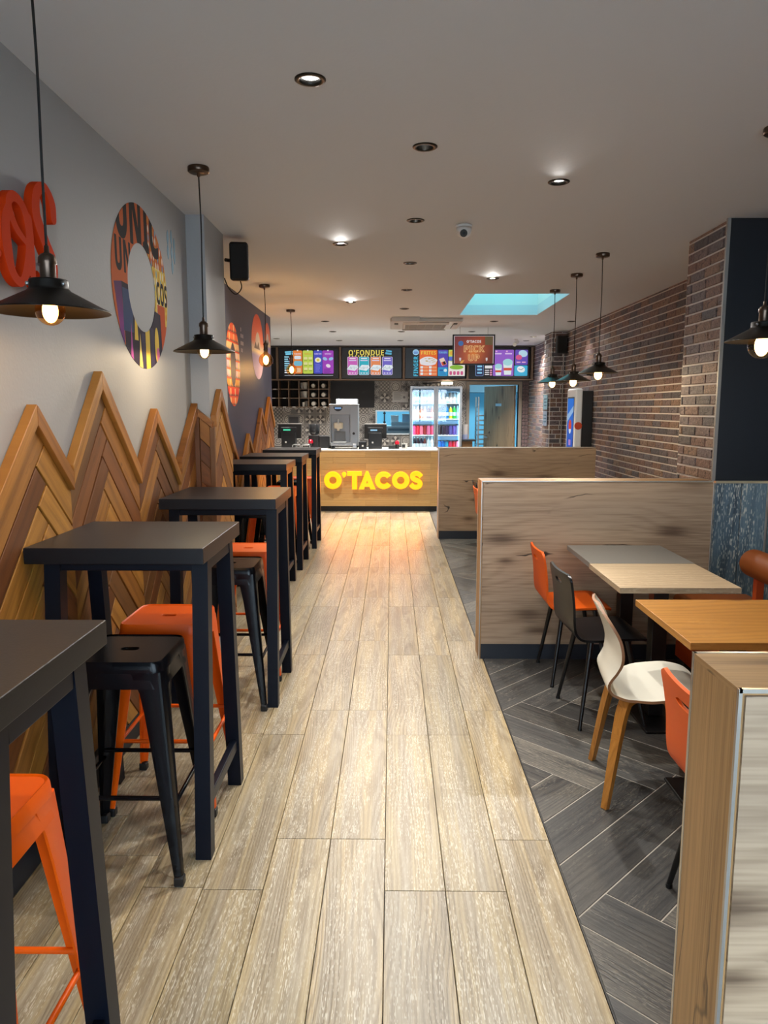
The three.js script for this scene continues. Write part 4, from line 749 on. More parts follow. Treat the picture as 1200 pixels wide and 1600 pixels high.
// cameras
{
  const w = std({ color: 0xd9d8d6, roughness: 0.35 });
  let t = thing('security_camera', 'white dome security camera on the ceiling in front of the skylight', 'camera', [0.46, CEIL, -4.94]);
  part(t, 'mount', lathe([[0, 0], [0.052, 0], [0.054, -0.006], [0.05, -0.016], [0, -0.016]], 32), w);
  part(t, 'housing', lathe([[0, -0.014], [0.05, -0.016], [0.048, -0.04], [0.038, -0.062], [0.02, -0.076], [0, -0.08]], 32), w);
  part(t, 'eyeball', at(new THREE.SphereGeometry(0.034, 24, 16), -0.004, -0.05, 0.022), w);
  const ey = part(t, 'lens_ring', at(new THREE.CylinderGeometry(0.022, 0.024, 0.01, 24).rotateX(Math.PI / 2 + 0.35), -0.005, -0.06, 0.05), blackM); part(ey, 'lens', at(new THREE.SphereGeometry(0.009, 12, 8), -0.005, -0.062, 0.056), std({ color: 0x22303a, roughness: 0.08 }));
  t = thing('security_camera', 'small white bullet camera on the ceiling near the last menu screen', 'camera', [2.1, CEIL, -12.8]);
  part(t, 'mount', cyl(0.035, 0.03, 0.02, 0, -0.02, 0), w); part(t, 'arm', limb([0, -0.02, 0], [0, -0.06, 0.02], 0.012, 0.012), w); part(t, 'housing', limb([0.03, -0.04, -0.05], [-0.04, -0.1, 0.09], 0.032, 0.032, 16), w);
  t = thing('security_camera', 'small dark camera on an arm fixed to the brick wall', 'camera', [2.657, 2.0, -9.66]);
  part(t, 'arm', limb([0, 0, 0], [-0.12, 0.0, 0], 0.01, 0.01), blackM); part(t, 'housing', rbox(0.06, 0.05, 0.09, 0.01, -0.14, 0.02, 0), blackM);
}
// loudspeakers
function speaker(label, pos, turn, w, h, d, tilt) {
  const t = thing('loudspeaker', label, 'speaker', pos, turn), g = rbox(w, h, d, 0.02, 0, 0, 0, 4); g.rotateX(tilt);
  part(t, 'cabinet', g, blackM); part(t, 'grille', rbox(w * 0.86, h * 0.9, 0.01, 0.004, 0, 0, d / 2).rotateX(tilt), std({ color: 0x0a0a0b, roughness: 0.8, bumpMap: rep(plasT, 30, 30), bumpScale: 0.001 }));
  return t;
}
{
  const a = speaker('black loudspeaker hung tilted on the end of the grey pilaster', [-1.05, 2.578, -5.27], 0.15, 0.126, 0.252, 0.135, 0.12);
  part(a, 'bracket', limb([-0.09, 0.0, 0.06], [0.0, 0.0, -0.02], 0.012, 0.012), blackM);
  part(a, 'cable', tube([[0.0, -0.11, -0.02], [0.01, -0.17, -0.02], [-0.03, -0.22, 0.02], [-0.075, -0.18, 0.05], [-0.1, -0.12, 0.06]], 0.004), cordM);
  const b = speaker('black loudspeaker high on the brick pillar by the order terminal', [2.57, 2.535, -11.475], 0, 0.158, 0.262, 0.135, 0.06);
  part(b, 'bracket', limb([0, 0, -0.05], [0, 0, -0.09], 0.015, 0.015), blackM);
}
single('conduit', 'pale cable conduit running down the far brick pillar', 'pipe', merge([cyl(0.009, 0.009, 1.4, 2.625, 1.0, -11.55, 10)]), std({ color: 0xa7a29c, roughness: 0.5 }));

// ================================================================ COUNTER
const ZC = -11.35;
{
  const t = thing('service_counter', 'service counter clad in pale wood planks with white worktop', 'counter');
  part(t, 'carcass', bx(-2.4, 0.7, 0.08, 0.915, -12.0, ZC - 0.015), std({ color: 0x5b4630, roughness: 0.8 }));
  const r = mulberry(44); let k = 0; for (let j = 0; j < 9; j++) { const y0 = 0.08 + j * 0.0945, y1 = Math.min(y0 + 0.0945, 0.93); for (let x = -2.4 - ((j % 2) ? 0.5 : 0) ; x < 0.7; x += 1.0) { const a = Math.max(x, -2.4), b = Math.min(x + 1, 0.706); if (b - a < 0.02) continue; const ov = r() * 4; part(t, 'plank', slab(rectPoly(a + 0.0008, b - 0.0008, y0 + 0.0008, y1 - 0.0008), 0.014, 0.0008, (x2, y2, h) => V(x2, y2, ZC - 0.014 + h), (x2, y2) => [y2 * 1 + ov, x2 * 0.5 + ov]), bamM[Math.floor(r() * 3)]); } }
  part(t, 'kick_board', bx(-2.4, 0.7, 0, 0.08, -11.95, ZC - 0.03), std({ color: 0x0b0b0d, roughness: 0.5 }));
  part(t, 'worktop', rbx(-2.4, 0.72, 0.93, 0.955, -12.05, ZC + 0.012, 0.004), std({ color: 0xe9e6de, roughness: 0.3 }));
}
// O'TACOS sign: each letter a raised glowing body
{
  const t = thing('illuminated_sign', "glowing yellow letters reading O'TACOS on the counter front", 'sign', [0, 0, ZC + 0.038]);
  const face = std({ color: 0xffa800, emissive: new THREE.Color(1.0, 0.52, 0.0), emissiveIntensity: 1.15, roughness: 0.4 });
  const h = 0.27, y0 = 0.352, cy = y0 + h / 2, ringOf = (cx, r, ri) => { const s = new THREE.Shape(); s.absarc(cx, cy, r, 0, Math.PI * 2); const p = new THREE.Path(); p.absarc(cx, cy, ri, 0, Math.PI * 2); s.holes.push(p); return s; };
  const poly = (pts) => { const s = new THREE.Shape(); pts.forEach(([x, y], i) => i ? s.lineTo(x, y) : s.moveTo(x, y)); s.closePath(); return s; };
  const L = (shape, name) => part(t, name ?? 'letter', extr(shape, 0.028, 0.004, 20), face);
  L(ringOf(-0.9, 0.131, 0.06));
  { const s = new THREE.Shape(); s.absarc(-0.727, 0.582, 0.03, 0, Math.PI * 1.25); s.lineTo(-0.735, 0.53); s.quadraticCurveTo(-0.70, 0.545, -0.697, 0.582); L(s, 'apostrophe'); }
  L(poly([[-0.675, y0 + h], [-0.46, y0 + h], [-0.46, y0 + h - 0.062], [-0.532, y0 + h - 0.062], [-0.532, y0], [-0.603, y0], [-0.603, y0 + h - 0.062], [-0.675, y0 + h - 0.062]]));
  { const s = poly([[-0.5, y0], [-0.39, y0 + h + 0.004], [-0.36, y0 + h + 0.004], [-0.25, y0], [-0.322, y0], [-0.338, y0 + 0.04], [-0.412, y0 + 0.04], [-0.428, y0]]), p = new THREE.Path(); p.moveTo(-0.392, y0 + 0.085); p.lineTo(-0.358, y0 + 0.085); p.lineTo(-0.375, y0 + 0.14); p.closePath(); s.holes.push(p); L(s); }
  { const s = new THREE.Shape(), cx = -0.12, a = 0.62; s.absarc(cx, cy, 0.131, a, Math.PI * 2 - a, false); s.absarc(cx, cy, 0.06, Math.PI * 2 - a, a, true); s.closePath(); L(s); }
  L(ringOf(0.14, 0.131, 0.06));
  { const cv = new THREE.CatmullRomCurve3([[0.452, 0.545], [0.415, 0.582], [0.37, 0.592], [0.325, 0.57], [0.322, 0.53], [0.36, 0.497], [0.41, 0.478], [0.438, 0.44], [0.42, 0.398], [0.375, 0.382], [0.33, 0.392], [0.297, 0.425]].map(([x, y]) => V(x, y, 0))), N = 44, A = [], B = []; for (let i = 0; i <= N; i++) { const p = cv.getPointAt(i / N), d = cv.getTangentAt(i / N), w = 0.033; A.push([p.x - d.y * w, p.y + d.x * w]); B.push([p.x + d.y * w, p.y - d.x * w]); } L(poly([...A, ...B.reverse()])); }
  const pins = []; for (const x of [-0.9, -0.567, -0.45, -0.3, -0.215, 0.05, 0.14, 0.37]) pins.push(limb([x, x === -0.9 || x === 0.14 ? 0.4 : x === -0.215 ? cy : 0.39, -0.037], [x, x === -0.9 || x === 0.14 ? 0.4 : x === -0.215 ? cy : 0.39, 0.002], 0.008, 0.008, 8)); pins.push(limb([-0.727, 0.58, -0.037], [-0.727, 0.58, 0.002], 0.008, 0.008, 8)); part(t, 'standoff_pin', merge(pins), steelM);
  const l = new THREE.RectAreaLight(new THREE.Color(1, 0.24, 0.03), 11, 1.5, 0.27); l.name = 'sign_light'; l.position.set(-0.28, cy, 0.04); l.lookAt(-0.28, cy, 10); t.add(l);
}
// ---- things on the counter
const YT = 0.955;
{
  // soft-serve machine
  const t = thing('ice_cream_machine', 'grey soft-serve ice cream machine standing on the counter', 'machine', [-0.735, YT, -11.68]);
  const g = std({ color: 0x8d9298, roughness: 0.38, metalness: 0.3 }), lt = std({ color: 0xb4b8bb, roughness: 0.35, metalness: 0.3 });
  part(t, 'cabinet', merge([rbx(-0.225, 0.215, 0.05, 0.675, -0.28, 0.1, 0.012), rbx(0.09, 0.215, 0.05, 0.675, 0.09, 0.2, 0.01), rbx(-0.225, 0.1, 0.53, 0.675, 0.09, 0.2, 0.01), rbx(-0.225, -0.2, 0.05, 0.55, 0.09, 0.2, 0.008), rbx(-0.225, 0.1, 0.05, 0.1, 0.09, 0.2, 0.008)]), g);
  part(t, 'top_panel', rbx(-0.23, 0.22, 0.675, 0.69, -0.285, 0.205, 0.005), lt); part(t, 'hopper_lid', rbx(-0.14, 0.2, 0.69, 0.77, -0.25, -0.05, 0.01), lt);
  const scr = new THREE.Shape(); scr.moveTo(-0.07, 0.65); scr.lineTo(0.07, 0.65); scr.absarc(0, 0.65, 0.07, 0, -Math.PI, true); part(t, 'control_panel', extr(scr, 0.006).translate(-0.09, 0, 0.2), blackM); part(t, 'display', box(0.1, 0.025, 0.004, -0.09, 0.628, 0.208), std({ color: 0x6f93b8, emissive: 0x6f9fd0, emissiveIntensity: 0.8 }));
  part(t, 'nozzle', merge([rbx(-0.165, -0.02, 0.31, 0.41, 0.1, 0.17, 0.025), cyl(0.02, 0.028, 0.05, -0.092, 0.28, 0.14)]), std({ color: 0xcfc8b6, roughness: 0.4 })); part(t, 'lever', rbx(-0.1, -0.084, 0.38, 0.46, 0.15, 0.18, 0.005), lt);
  part(t, 'drip_tray', rbx(-0.17, 0.03, 0.1, 0.12, 0.1, 0.22, 0.005), lt); part(t, 'lower_recess', rbx(-0.16, 0.02, 0.12, 0.27, 0.1, 0.112, 0.02), std({ color: 0x757a80, roughness: 0.4 }));
  part(t, 'lock', cyl(0.02, 0.02, 0.02).rotateX(Math.PI / 2).translate(0.15, 0.24, 0.2), blackM);
  const ft = []; for (const x of [-0.19, 0.18]) for (const z of [-0.24, 0.16]) ft.push(cyl(0.02, 0.018, 0.052, x, 0, z)); part(t, 'foot', merge(ft), blackM);
}
function register(label, pos, turn, w, ink) {
  const t = thing('cash_register', label, 'register', pos, turn);
  part(t, 'body', rbx(-w * 0.3, w * 0.3, 0, 0.25, -0.1, 0.12, 0.008), blackM);
  part(t, 'customer_display', rbx(-w * 0.33, w * 0.33, 0.25, 0.33, 0.06, 0.11, 0.006), blackM);
  part(t, 'display_text', box(w * 0.3, 0.022, 0.003, -w * 0.06, 0.29, 0.1115), std({ color: 0x111111, emissive: ink, emissiveIntensity: 1.2 }));
  part(t, 'touch_screen', at(rbox(w, 0.24, 0.03, 0.006).rotateX(-0.35), 0, 0.26, -0.06), std({ color: 0x101113, roughness: 0.3 }));
  part(t, 'screen_edge', at(box(w, 0.008, 0.03).rotateX(-0.35), 0, 0.378, -0.1), std({ color: 0xb9b6b0, roughness: 0.4 }));
  part(t, 'sticker', box(0.025, 0.025, 0.003, -0.04, 0.1, 0.1215), whiteM);
  return t;
}
register('black till with green display behind the farthest bar table', [-1.62, YT, -11.75], 0, 0.37, 0x4fe0b0);
register('black till on the counter between ice cream machine and hatch', [-0.255, YT, -11.62], 0, 0.35, 0x9fd0f0);
function reader(label, pos) { const t = thing('ticket_printer', label, 'printer', pos); part(t, 'case', rbox(0.12, 0.12, 0.14, 0.01, 0, 0.06, 0), blackM); part(t, 'badge', box(0.025, 0.025, 0.003, 0, 0.055, 0.0715), whiteM); part(t, 'slot', box(0.08, 0.008, 0.02, 0, 0.122, 0.02), std({ color: 0x333333 })); return t; }
reader('black ticket printer beside the ice cream machine', [-0.445, YT, -11.46]);
{
  let t = thing('card_reader', 'small grey card reader at the foot of the ice cream machine', 'card reader', [-0.57, YT, -11.415]); part(t, 'case', rbox(0.075, 0.03, 0.12, 0.006, 0, 0.015, 0), std({ color: 0x6d6f70, roughness: 0.4 })); part(t, 'holder', rbox(0.06, 0.05, 0.05, 0.006, 0, 0.055, -0.04), steelM);
  const bell = (label, pos, s) => { const b = thing('straw_dispenser', label, 'dispenser', pos); part(b, 'base', cyl(0.035 * s, 0.032 * s, 0.07 * s, 0, 0, 0), blackM); part(b, 'dome', lathe([[0.034 * s, 0.07 * s], [0.036 * s, 0.08 * s], [0.034 * s, 0.105 * s], [0.02 * s, 0.125 * s], [0, 0.13 * s]], 24), phys({ color: 0xb0102a, roughness: 0.15, clearcoat: 1 })); return b; };
  bell('black dispenser with red dome on the counter under the hatch', [0.085, YT, -11.55], 1); bell('black dispenser with red dome left of the ice cream machine', [-1.28, YT, -11.72], 1.1);
  t = thing('card_stand', 'black framed card stand on the counter next to the red dome', 'stand', [0.0, YT, -11.5]); part(t, 'frame', rbox(0.1, 0.055, 0.02, 0.004, 0, 0.0275, 0), blackM);
  t = thing('notice_stand', 'white notice stand with black square near the fridge', 'stand', [0.2, YT, -11.52]); part(t, 'board', rbox(0.09, 0.085, 0.012, 0.002, 0, 0.0425, 0), whiteM); part(t, 'print', box(0.05, 0.05, 0.002, -0.015, 0.045, 0.007), blackM);
  t = thing('napkin_holder', 'chrome double-loop holder on the counter in front of the left till', 'holder', [-1.42, YT, -11.5]); for (const x of [-0.06, 0.09]) part(t, 'loop', tube([[x - 0.055, 0, 0], [x - 0.055, 0.06, 0], [x, 0.07, 0], [x + 0.055, 0.06, 0], [x + 0.055, 0, 0]], 0.008), steelM);
  t = thing('drinks_machine', 'black drinks machine with clear hopper left of the ice cream machine', 'machine', [-1.24, YT, -11.9]); part(t, 'body', rbox(0.17, 0.2, 0.16, 0.01, 0, 0.1, 0), blackM); part(t, 'hopper', lathe([[0.05, 0.2], [0.085, 0.24], [0.09, 0.37], [0, 0.375]], 24), std({ color: 0x2a2b2d, roughness: 0.12 })); part(t, 'collar', cyl(0.06, 0.055, 0.02, 0, 0.195, 0), steelM);
  t = thing('storage_crate', 'low black crate between the drinks machine and ice cream machine', 'crate', [-1.06, YT, -11.85]); part(t, 'case', rbox(0.18, 0.19, 0.2, 0.008, 0, 0.095, 0), blackM); part(t, 'ribs', merge([0, 1, 2, 3].map((i) => box(0.17, 0.006, 0.004, 0, 0.04 + i * 0.035, 0.101))), std({ color: 0x2a2a2c }));
}
// ================================================================ MENU SCREENS AND SHELVES
const txt = (c, s, x, y, px, fill, f = 'bold', al = 'left', maxw) => { c.fillStyle = fill; c.font = f + ' ' + px + 'px sans-serif'; c.textAlign = al; maxw ? c.fillText(s, x, y, maxw) : c.fillText(s, x, y); };
const rr = (c, x, y, w, h, r, f) => { c.fillStyle = f; c.beginPath(); c.roundRect(x, y, w, h, r); c.fill(); };
const lines = (c, x, y, w, n, dy, f, r) => { c.fillStyle = f; for (let i = 0; i < n; i++) c.fillRect(x + w * 0.08, y + i * dy, w * (0.55 + 0.35 * r()), dy * 0.35); };
const scrTex = [
  canvasTex(640, 352, (c, W, Hh) => { const r = mulberry(1); c.fillStyle = '#04050b'; c.fillRect(0, 0, W, Hh);
    c.save(); c.translate(110, 62); c.rotate(-0.08); rr(c, -44, -26, 84, 18, 4, '#7fd7f5'); rr(c, -40, -4, 80, 22, 4, '#7fd7f5'); c.restore(); for (let i = 0; i < 8; i++) rr(c, 58, 96 + i * 26, 40 + 16 * r(), 15, 4, i > 5 ? '#f2f6fa' : '#9fdcf2'); for (let i = 0; i < 3; i++) rr(c, 112, 110 + i * 36, 26, 24, 10, '#e8b6c4');
    [['#f08a3c', 152, 100], ['#c9dd55', 258, 110], ['#4b50c8', 376, 92], ['#a63fc0', 470, 120]].forEach(([f, x, w], k) => { rr(c, x, 28, w, 272, 12, f); c.fillStyle = '#f4f4f4'; c.beginPath(); c.arc(x + w / 2, 28, 9, 0, 7); c.fill(); txt(c, ['TACOS', 'TAILLE', 'GRATIN', 'MENU'][k], x + w / 2, 76, 24, k === 1 ? '#e8a03a' : k === 0 ? '#f6f0ff' : '#e8d8f8', 'bold', 'center', w - 14); if (k === 0) { rr(c, x + 14, 90, w - 28, 40, 12, '#e8f2fa'); rr(c, x + 8, 150, w - 10, 58, 20, '#7cc4dc'); rr(c, x + 16, 232, w - 32, 54, 10, '#f6c79a'); } else if (k === 1) for (let i = 0; i < 6; i++) { rr(c, x + 10 + (i % 2) * 52, 104 + Math.floor(i / 2) * 62, 40, 30, 8, '#e9e6a0'); c.fillStyle = '#7a8a2a'; c.fillRect(x + 14 + (i % 2) * 52, 138 + Math.floor(i / 2) * 62, 32, 6); } else if (k === 2) { c.fillStyle = '#f7f0d8'; c.beginPath(); c.ellipse(x + w / 2, 140, 34, 30, 0, 0, 7); c.fill(); c.fillStyle = '#ecd24a'; c.beginPath(); c.arc(x + w / 2, 140, 15, 0, 7); c.fill(); lines(c, x + 12, 190, w - 24, 6, 16, '#8a90e6', r); } else { c.fillStyle = '#9fc6ee'; c.beginPath(); c.ellipse(x + 28, 126, 26, 18, 0.4, 0, 7); c.fill(); c.beginPath(); c.ellipse(x + 92, 126, 26, 18, -0.4, 0, 7); c.fill(); c.fillStyle = '#f2e6ee'; c.beginPath(); c.ellipse(x + 62, 208, 26, 20, 0.5, 0, 7); c.fill(); lines(c, x + 6, 246, w - 12, 4, 14, '#5a1f7a', r); } });
    c.fillStyle = '#dfe6ee'; c.fillRect(58, 318, 526, 5); }),
  canvasTex(640, 352, (c, W, Hh) => { const r = mulberry(2); c.fillStyle = '#04050b'; c.fillRect(0, 0, W, Hh); c.save(); c.scale(1, 1.1); txt(c, "O'FONDUE", 262, 78, 78, '#f2dc5c', 'bold', 'center', 390); c.restore(); for (let i = 0; i < 12; i++) rr(c, 76 + i * 33, 84, 10, 10 + 22 * r(), 5, '#f2dc5c'); c.save(); c.translate(504, 52); c.rotate(0.15); rr(c, -32, -26, 64, 20, 5, '#58b4d8'); rr(c, -34, 0, 68, 24, 5, '#58b4d8'); c.restore();
    [['#d25fc0', 58], ['#1fb4c8', 182], ['#ee8a4e', 308], ['#6f62cc', 434]].forEach(([f, x]) => { rr(c, x, 102, 112, 214, 14, '#f1e7f4'); rr(c, x + 4, 106, 104, 206, 12, f); rr(c, x + 22, 116, 68, 12, 5, '#f6eef8'); rr(c, x + 16, 138, 80, 14, 5, '#dfd6f2'); c.fillStyle = '#eef6fb'; c.beginPath(); c.moveTo(x - 8, 250); c.lineTo(x + 30, 196); c.lineTo(x + 104, 200); c.lineTo(x + 118, 226); c.lineTo(x + 80, 268); c.closePath(); c.fill(); c.strokeStyle = '#6a8a98'; c.lineWidth = 3; for (let i = 0; i < 6; i++) { c.beginPath(); c.moveTo(x + 12 + i * 16, 238 + 14 * r()); c.lineTo(x + 22 + i * 14, 214 + 14 * r()); c.stroke(); } for (let i = 0; i < 3; i++) rr(c, x + 16 + i * 30, 288, 20, 12, 5, '#f4ecf8'); }); }),
  canvasTex(640, 352, (c, W, Hh) => { const r = mulberry(3); c.fillStyle = '#04050b'; c.fillRect(0, 0, W, Hh); c.save(); c.translate(134, 336); c.rotate(-Math.PI / 2); txt(c, 'FINGER', 0, 0, 66, '#3fc4e8', 'bold', 'left', 240); c.restore(); c.fillStyle = '#a9d6f2'; c.beginPath(); c.arc(110, 50, 34, 0, 7); c.fill(); c.fillStyle = '#4a78c8'; c.fillRect(90, 32, 40, 8); c.fillRect(86, 46, 48, 8); c.fillRect(90, 60, 40, 8);
    rr(c, 150, 22, 192, 306, 8, '#ee6a24'); txt(c, 'FRITES', 246, 76, 54, '#f7d24a', 'bold', 'center', 166); c.fillStyle = '#ece9ee'; c.beginPath(); c.moveTo(150, 140); c.quadraticCurveTo(240, 60, 344, 140); c.lineTo(322, 190); c.quadraticCurveTo(246, 222, 160, 190); c.fill(); c.fillStyle = '#c9a85a'; for (let i = 0; i < 14; i++) c.fillRect(180 + 130 * r(), 118 + 50 * r(), 22, 6); for (let i = 0; i < 6; i++) { rr(c, 160 + (i % 2) * 92, 212 + Math.floor(i / 2) * 38, 30, 28, 6, '#e9eef2'); rr(c, 194 + (i % 2) * 92, 216 + Math.floor(i / 2) * 38, 48, 22, 6, '#f5a06a'); }
    rr(c, 350, 22, 106, 306, 8, '#5b4bb8'); rr(c, 350, 226, 106, 102, 8, '#1d9fd8'); txt(c, 'TENDERS', 403, 64, 30, '#7fd0f0', 'bold', 'center', 96); c.save(); c.translate(404, 160); c.rotate(-0.4); rr(c, -28, -44, 54, 88, 8, '#f3d9c2'); rr(c, -22, 0, 44, 42, 4, '#d8442c'); c.fillStyle = '#111'; c.fillRect(-4, 2, 24, 34); c.restore(); rr(c, 366, 250, 40, 24, 6, '#0b5fa8'); c.fillStyle = '#d9f2fa'; c.beginPath(); c.arc(430, 262, 18, 0, 7); c.fill(); lines(c, 360, 290, 90, 2, 16, '#0b5fa8', r);
    rr(c, 462, 22, 180, 306, 8, '#cfe06a'); c.fillStyle = '#5a74d8'; c.fillRect(462, 100, 178, 50); c.fillStyle = '#e9b848'; c.beginPath(); c.arc(500, 60, 26, 0, 7); c.fill(); c.fillStyle = '#f7f2ea'; c.beginPath(); c.moveTo(462, 150); c.lineTo(640, 200); c.lineTo(640, 328); c.lineTo(462, 328); c.fill(); c.fillStyle = '#8fc43e'; c.beginPath(); c.ellipse(550, 226, 74, 26, 0, 0, 7); c.fill(); for (let i = 0; i < 4; i++) rr(c, 474 + i * 40, 272, 28, 44, 10, '#d65a8c'); }),
  canvasTex(640, 352, (c, W, Hh) => { const r = mulberry(4); c.fillStyle = '#04050b'; c.fillRect(0, 0, W, Hh); rr(c, 66, 60, 86, 268, 10, '#8fb8ee'); rr(c, 70, 64, 78, 260, 8, '#14184a'); for (let i = 0; i < 6; i++) rr(c, 84, 90 + i * 38, 52, 22, 5, '#8fd0f2'); rr(c, 166, 206, 80, 34, 4, '#f5f2f2'); for (let i = 0; i < 3; i++) { rr(c, 166, 256 + i * 24, 48, 12, 4, '#e9e6ea'); rr(c, 222, 252 + i * 26, 22, 20, 8, '#ee9ac0'); }
    rr(c, 252, 22, 224, 306, 12, '#9a5fd0'); for (const x of [268, 380]) { rr(c, x, 60, 76, 14, 5, '#e6d0f6'); c.fillStyle = '#f2b8e0'; c.beginPath(); c.arc(x + 20, 40, 10, 0, 7); c.fill(); } const cup = (x, y, s) => { c.fillStyle = '#e8f4f6'; c.beginPath(); c.moveTo(x - 44 * s, y); c.lineTo(x + 44 * s, y); c.lineTo(x + 32 * s, y + 120 * s); c.lineTo(x - 32 * s, y + 120 * s); c.fill(); c.fillStyle = '#d8442c'; c.fillRect(x - 38 * s, y + 50 * s, 76 * s, 26 * s); c.fillStyle = '#a8e0e6'; c.beginPath(); c.ellipse(x, y - 8 * s, 46 * s, 34 * s, 0, 0, 7); c.fill(); }; cup(312, 220, 0.85); cup(412, 176, 1.15);
    rr(c, 490, 22, 136, 176, 10, '#6a4fc0'); c.fillStyle = '#bfe2f4'; c.beginPath(); c.ellipse(574, 66, 48, 40, 0.3, 0, 7); c.fill(); c.fillStyle = '#e0568c'; c.beginPath(); c.ellipse(530, 110, 34, 30, 0, 0, 7); c.fill(); rr(c, 506, 160, 44, 14, 5, '#f6b8d8'); rr(c, 562, 160, 44, 14, 5, '#f6b8d8'); rr(c, 484, 204, 142, 124, 10, '#2fb4e0'); c.fillStyle = '#f4fafc'; c.beginPath(); c.ellipse(556, 250, 44, 36, 0.4, 0, 7); c.fill(); c.strokeStyle = '#1a1a2a'; c.lineWidth = 5; c.beginPath(); c.moveTo(530, 246); c.lineTo(560, 256); c.lineTo(582, 236); c.stroke(); }),
];
{
  const zf = -14.07, wm = std({ color: 0x6b5644, roughness: 0.55 });
  const t = thing('menu_fascia', 'brown wooden fascia framing the row of menu screens', 'frame');
  part(t, 'rail', bx(-2.835, 2.6565, 2.7087, 2.7382, -14.385, zf), std({ color: 0x2a221c, roughness: 0.6 })); part(t, 'rail', bx(-2.835, 2.6565, 2.105, 2.126, -14.4375, zf + 0.01), wm); part(t, 'back_board', bx(-2.835, 2.6565, 2.126, 2.7087, -14.4375, -14.175), std({ color: 0x050507, roughness: 0.6 }));
  for (const x of [-2.143, -0.964, 0.226, 1.42, 2.62]) part(t, 'divider_post', bx(x - 0.02, x + 0.02, 2.126, 2.7087, -14.175, zf), wm);
  const lab = ['menu screen with four tall coloured cards, above the cup shelf', "menu screen headed O'FONDUE above the ice cream machine", 'menu screen headed FRITES with FINGER down its side', 'menu screen with two drink cups, partly behind the hanging sign'];
  [-2.113, -0.933, 0.256, 1.45].forEach((x, i) => {
    const s = thing('menu_screen', lab[i], 'screen', [x + 0.557, 2.418, zf - 0.02], 0, 'menu screens over the counter');
    part(s, 'casing', rbox(1.13, 0.572, 0.05, 0.006, 0, 0, -0.026), blackM);
    part(s, 'display', uvFit(box(1.108, 0.551, 0.002, 0, 0, 0.0005), -0.554, 0.554, -0.2755, 0.2755), std({ color: 0x000000, emissive: 0xffffff, emissiveMap: scrTex[i], emissiveIntensity: 0.95, roughness: 0.3 }));
    const l = new THREE.RectAreaLight(new THREE.Color(0.7, 0.62, 1.0), 0.35, 1.0, 0.5); l.name = 'screen_light'; l.position.set(0, 0, 0.006); l.lookAt(x + 0.53, 2.378, 50); s.add(l); l.rotation.set(0, Math.PI, 0);
  });
  // cup shelf
  const c = thing('cup_shelf', 'brown wooden pigeonhole shelf for cups under the first menu screen', 'shelf'), X = [-2.352, -2.158, -1.969, -1.772, -1.589, -1.393, -1.2], Y = [1.604, 1.773, 1.942, 2.105];
  for (const x of X) part(c, 'upright', bx(x - 0.008, x + 0.008, 1.5958, 2.105, -14.5425, -14.28), wm); for (const y of Y.slice(0, 3)) part(c, 'shelf_board', bx(-2.352, -1.2002, y - 0.008, y + 0.008, -14.5425, -14.279), wm); part(c, 'back_board', bx(-2.352, -1.2002, 1.601, 2.105, -14.574, -14.5425), std({ color: 0x0b0b0d, roughness: 0.7 }));
  for (const [x, y] of [[-2.25, 0], [-2.05, 0], [-2.25, 1], [-2.05, 1], [-2.23, 2], [-1.87, 0], [-1.47, 0], [-1.28, 0]]) part(c, 'shelf_tag', box(0.06, 0.013, 0.002, x, Y[y], -14.277), whiteM);
  const cupM = std({ color: 0xb9b4aa, roughness: 0.6 });
  const cupStack = (label, x, y, z, upright, s = 1) => { const k = thing('paper_cup_stack', label, 'cup stack', [x, y, z], 0, 'white paper cup stacks in the pigeonholes'); const g = []; const n = upright ? 3 : 4; for (let i = 0; i < n; i++) { const q = lathe([[0, 0.002], [0.036, 0.002], [0.037, 0], [0.048, 0.1], [0.05, 0.1], [0.05, 0.096], [0.0385, 0]], 24); q.scale(s, s, s); if (upright) q.translate(0, i * 0.014, 0); else { q.translate(0, i * 0.02, 0); q.rotateX(-Math.PI / 2); } g.push(q); } g.forEach((q) => part(k, 'cup', q, cupM)); return k; };
  const rowW = ['bottom', 'middle', 'top']; for (let j = 0; j < 3; j++) { cupStack('white cup stack lying end on in the ' + rowW[j] + ' row, second pigeonhole from the right', -1.5, Y[j] + 0.062, -14.3, false); cupStack('white cup stack lying end on in the ' + rowW[j] + ' row, last pigeonhole', -1.307, Y[j] + 0.062, -14.3, false); }
  for (let j = 1; j < 3; j++) { cupStack('dim white cup stack standing at the back of the ' + rowW[j] + ' row, fourth pigeonhole', -1.715, Y[j] + 0.01, -14.43, true, 0.9); cupStack('white cup stack standing in front in the ' + rowW[j] + ' row, fourth pigeonhole', -1.655, Y[j] + 0.01, -14.35, true, 0.92); }
  cupStack('short white cup stack standing in the bottom row, fourth pigeonhole', -1.69, Y[0] + 0.009, -14.34, true, 0.55); cupStack('dim white cup stack behind the short one in the bottom row', -1.645, Y[0] + 0.009, -14.45, true, 0.8);
  single('wall_board', 'plain black board on the tiles behind the ice cream machine', 'board', bx(-1.1865, -0.3371, 1.5926, 2.105, ZB, ZB + 0.02), std({ color: 0x14161b, roughness: 0.6 }));
  const paper = thing('wall_notice', 'white printed notice on the tiles above the hatch', 'notice', [0.168, 1.8, ZB + 0.004]); part(paper, 'sheet', uvFit(box(0.31, 0.205, 0.004), -0.155, 0.155, -0.1025, 0.1025), std({ roughness: 0.6, map: canvasTex(256, 168, (g, W, Hh) => { g.fillStyle = '#b7b6b6'; g.fillRect(0, 0, W, Hh); g.fillStyle = '#77767a'; for (let i = 0; i < 5; i++) g.fillRect(24, 40 + i * 20, 110 + 20 * (i % 2), 7); g.fillRect(24, 16, 190, 9); g.beginPath(); g.arc(190, 90, 20, 0, 7); g.fill(); }) }));
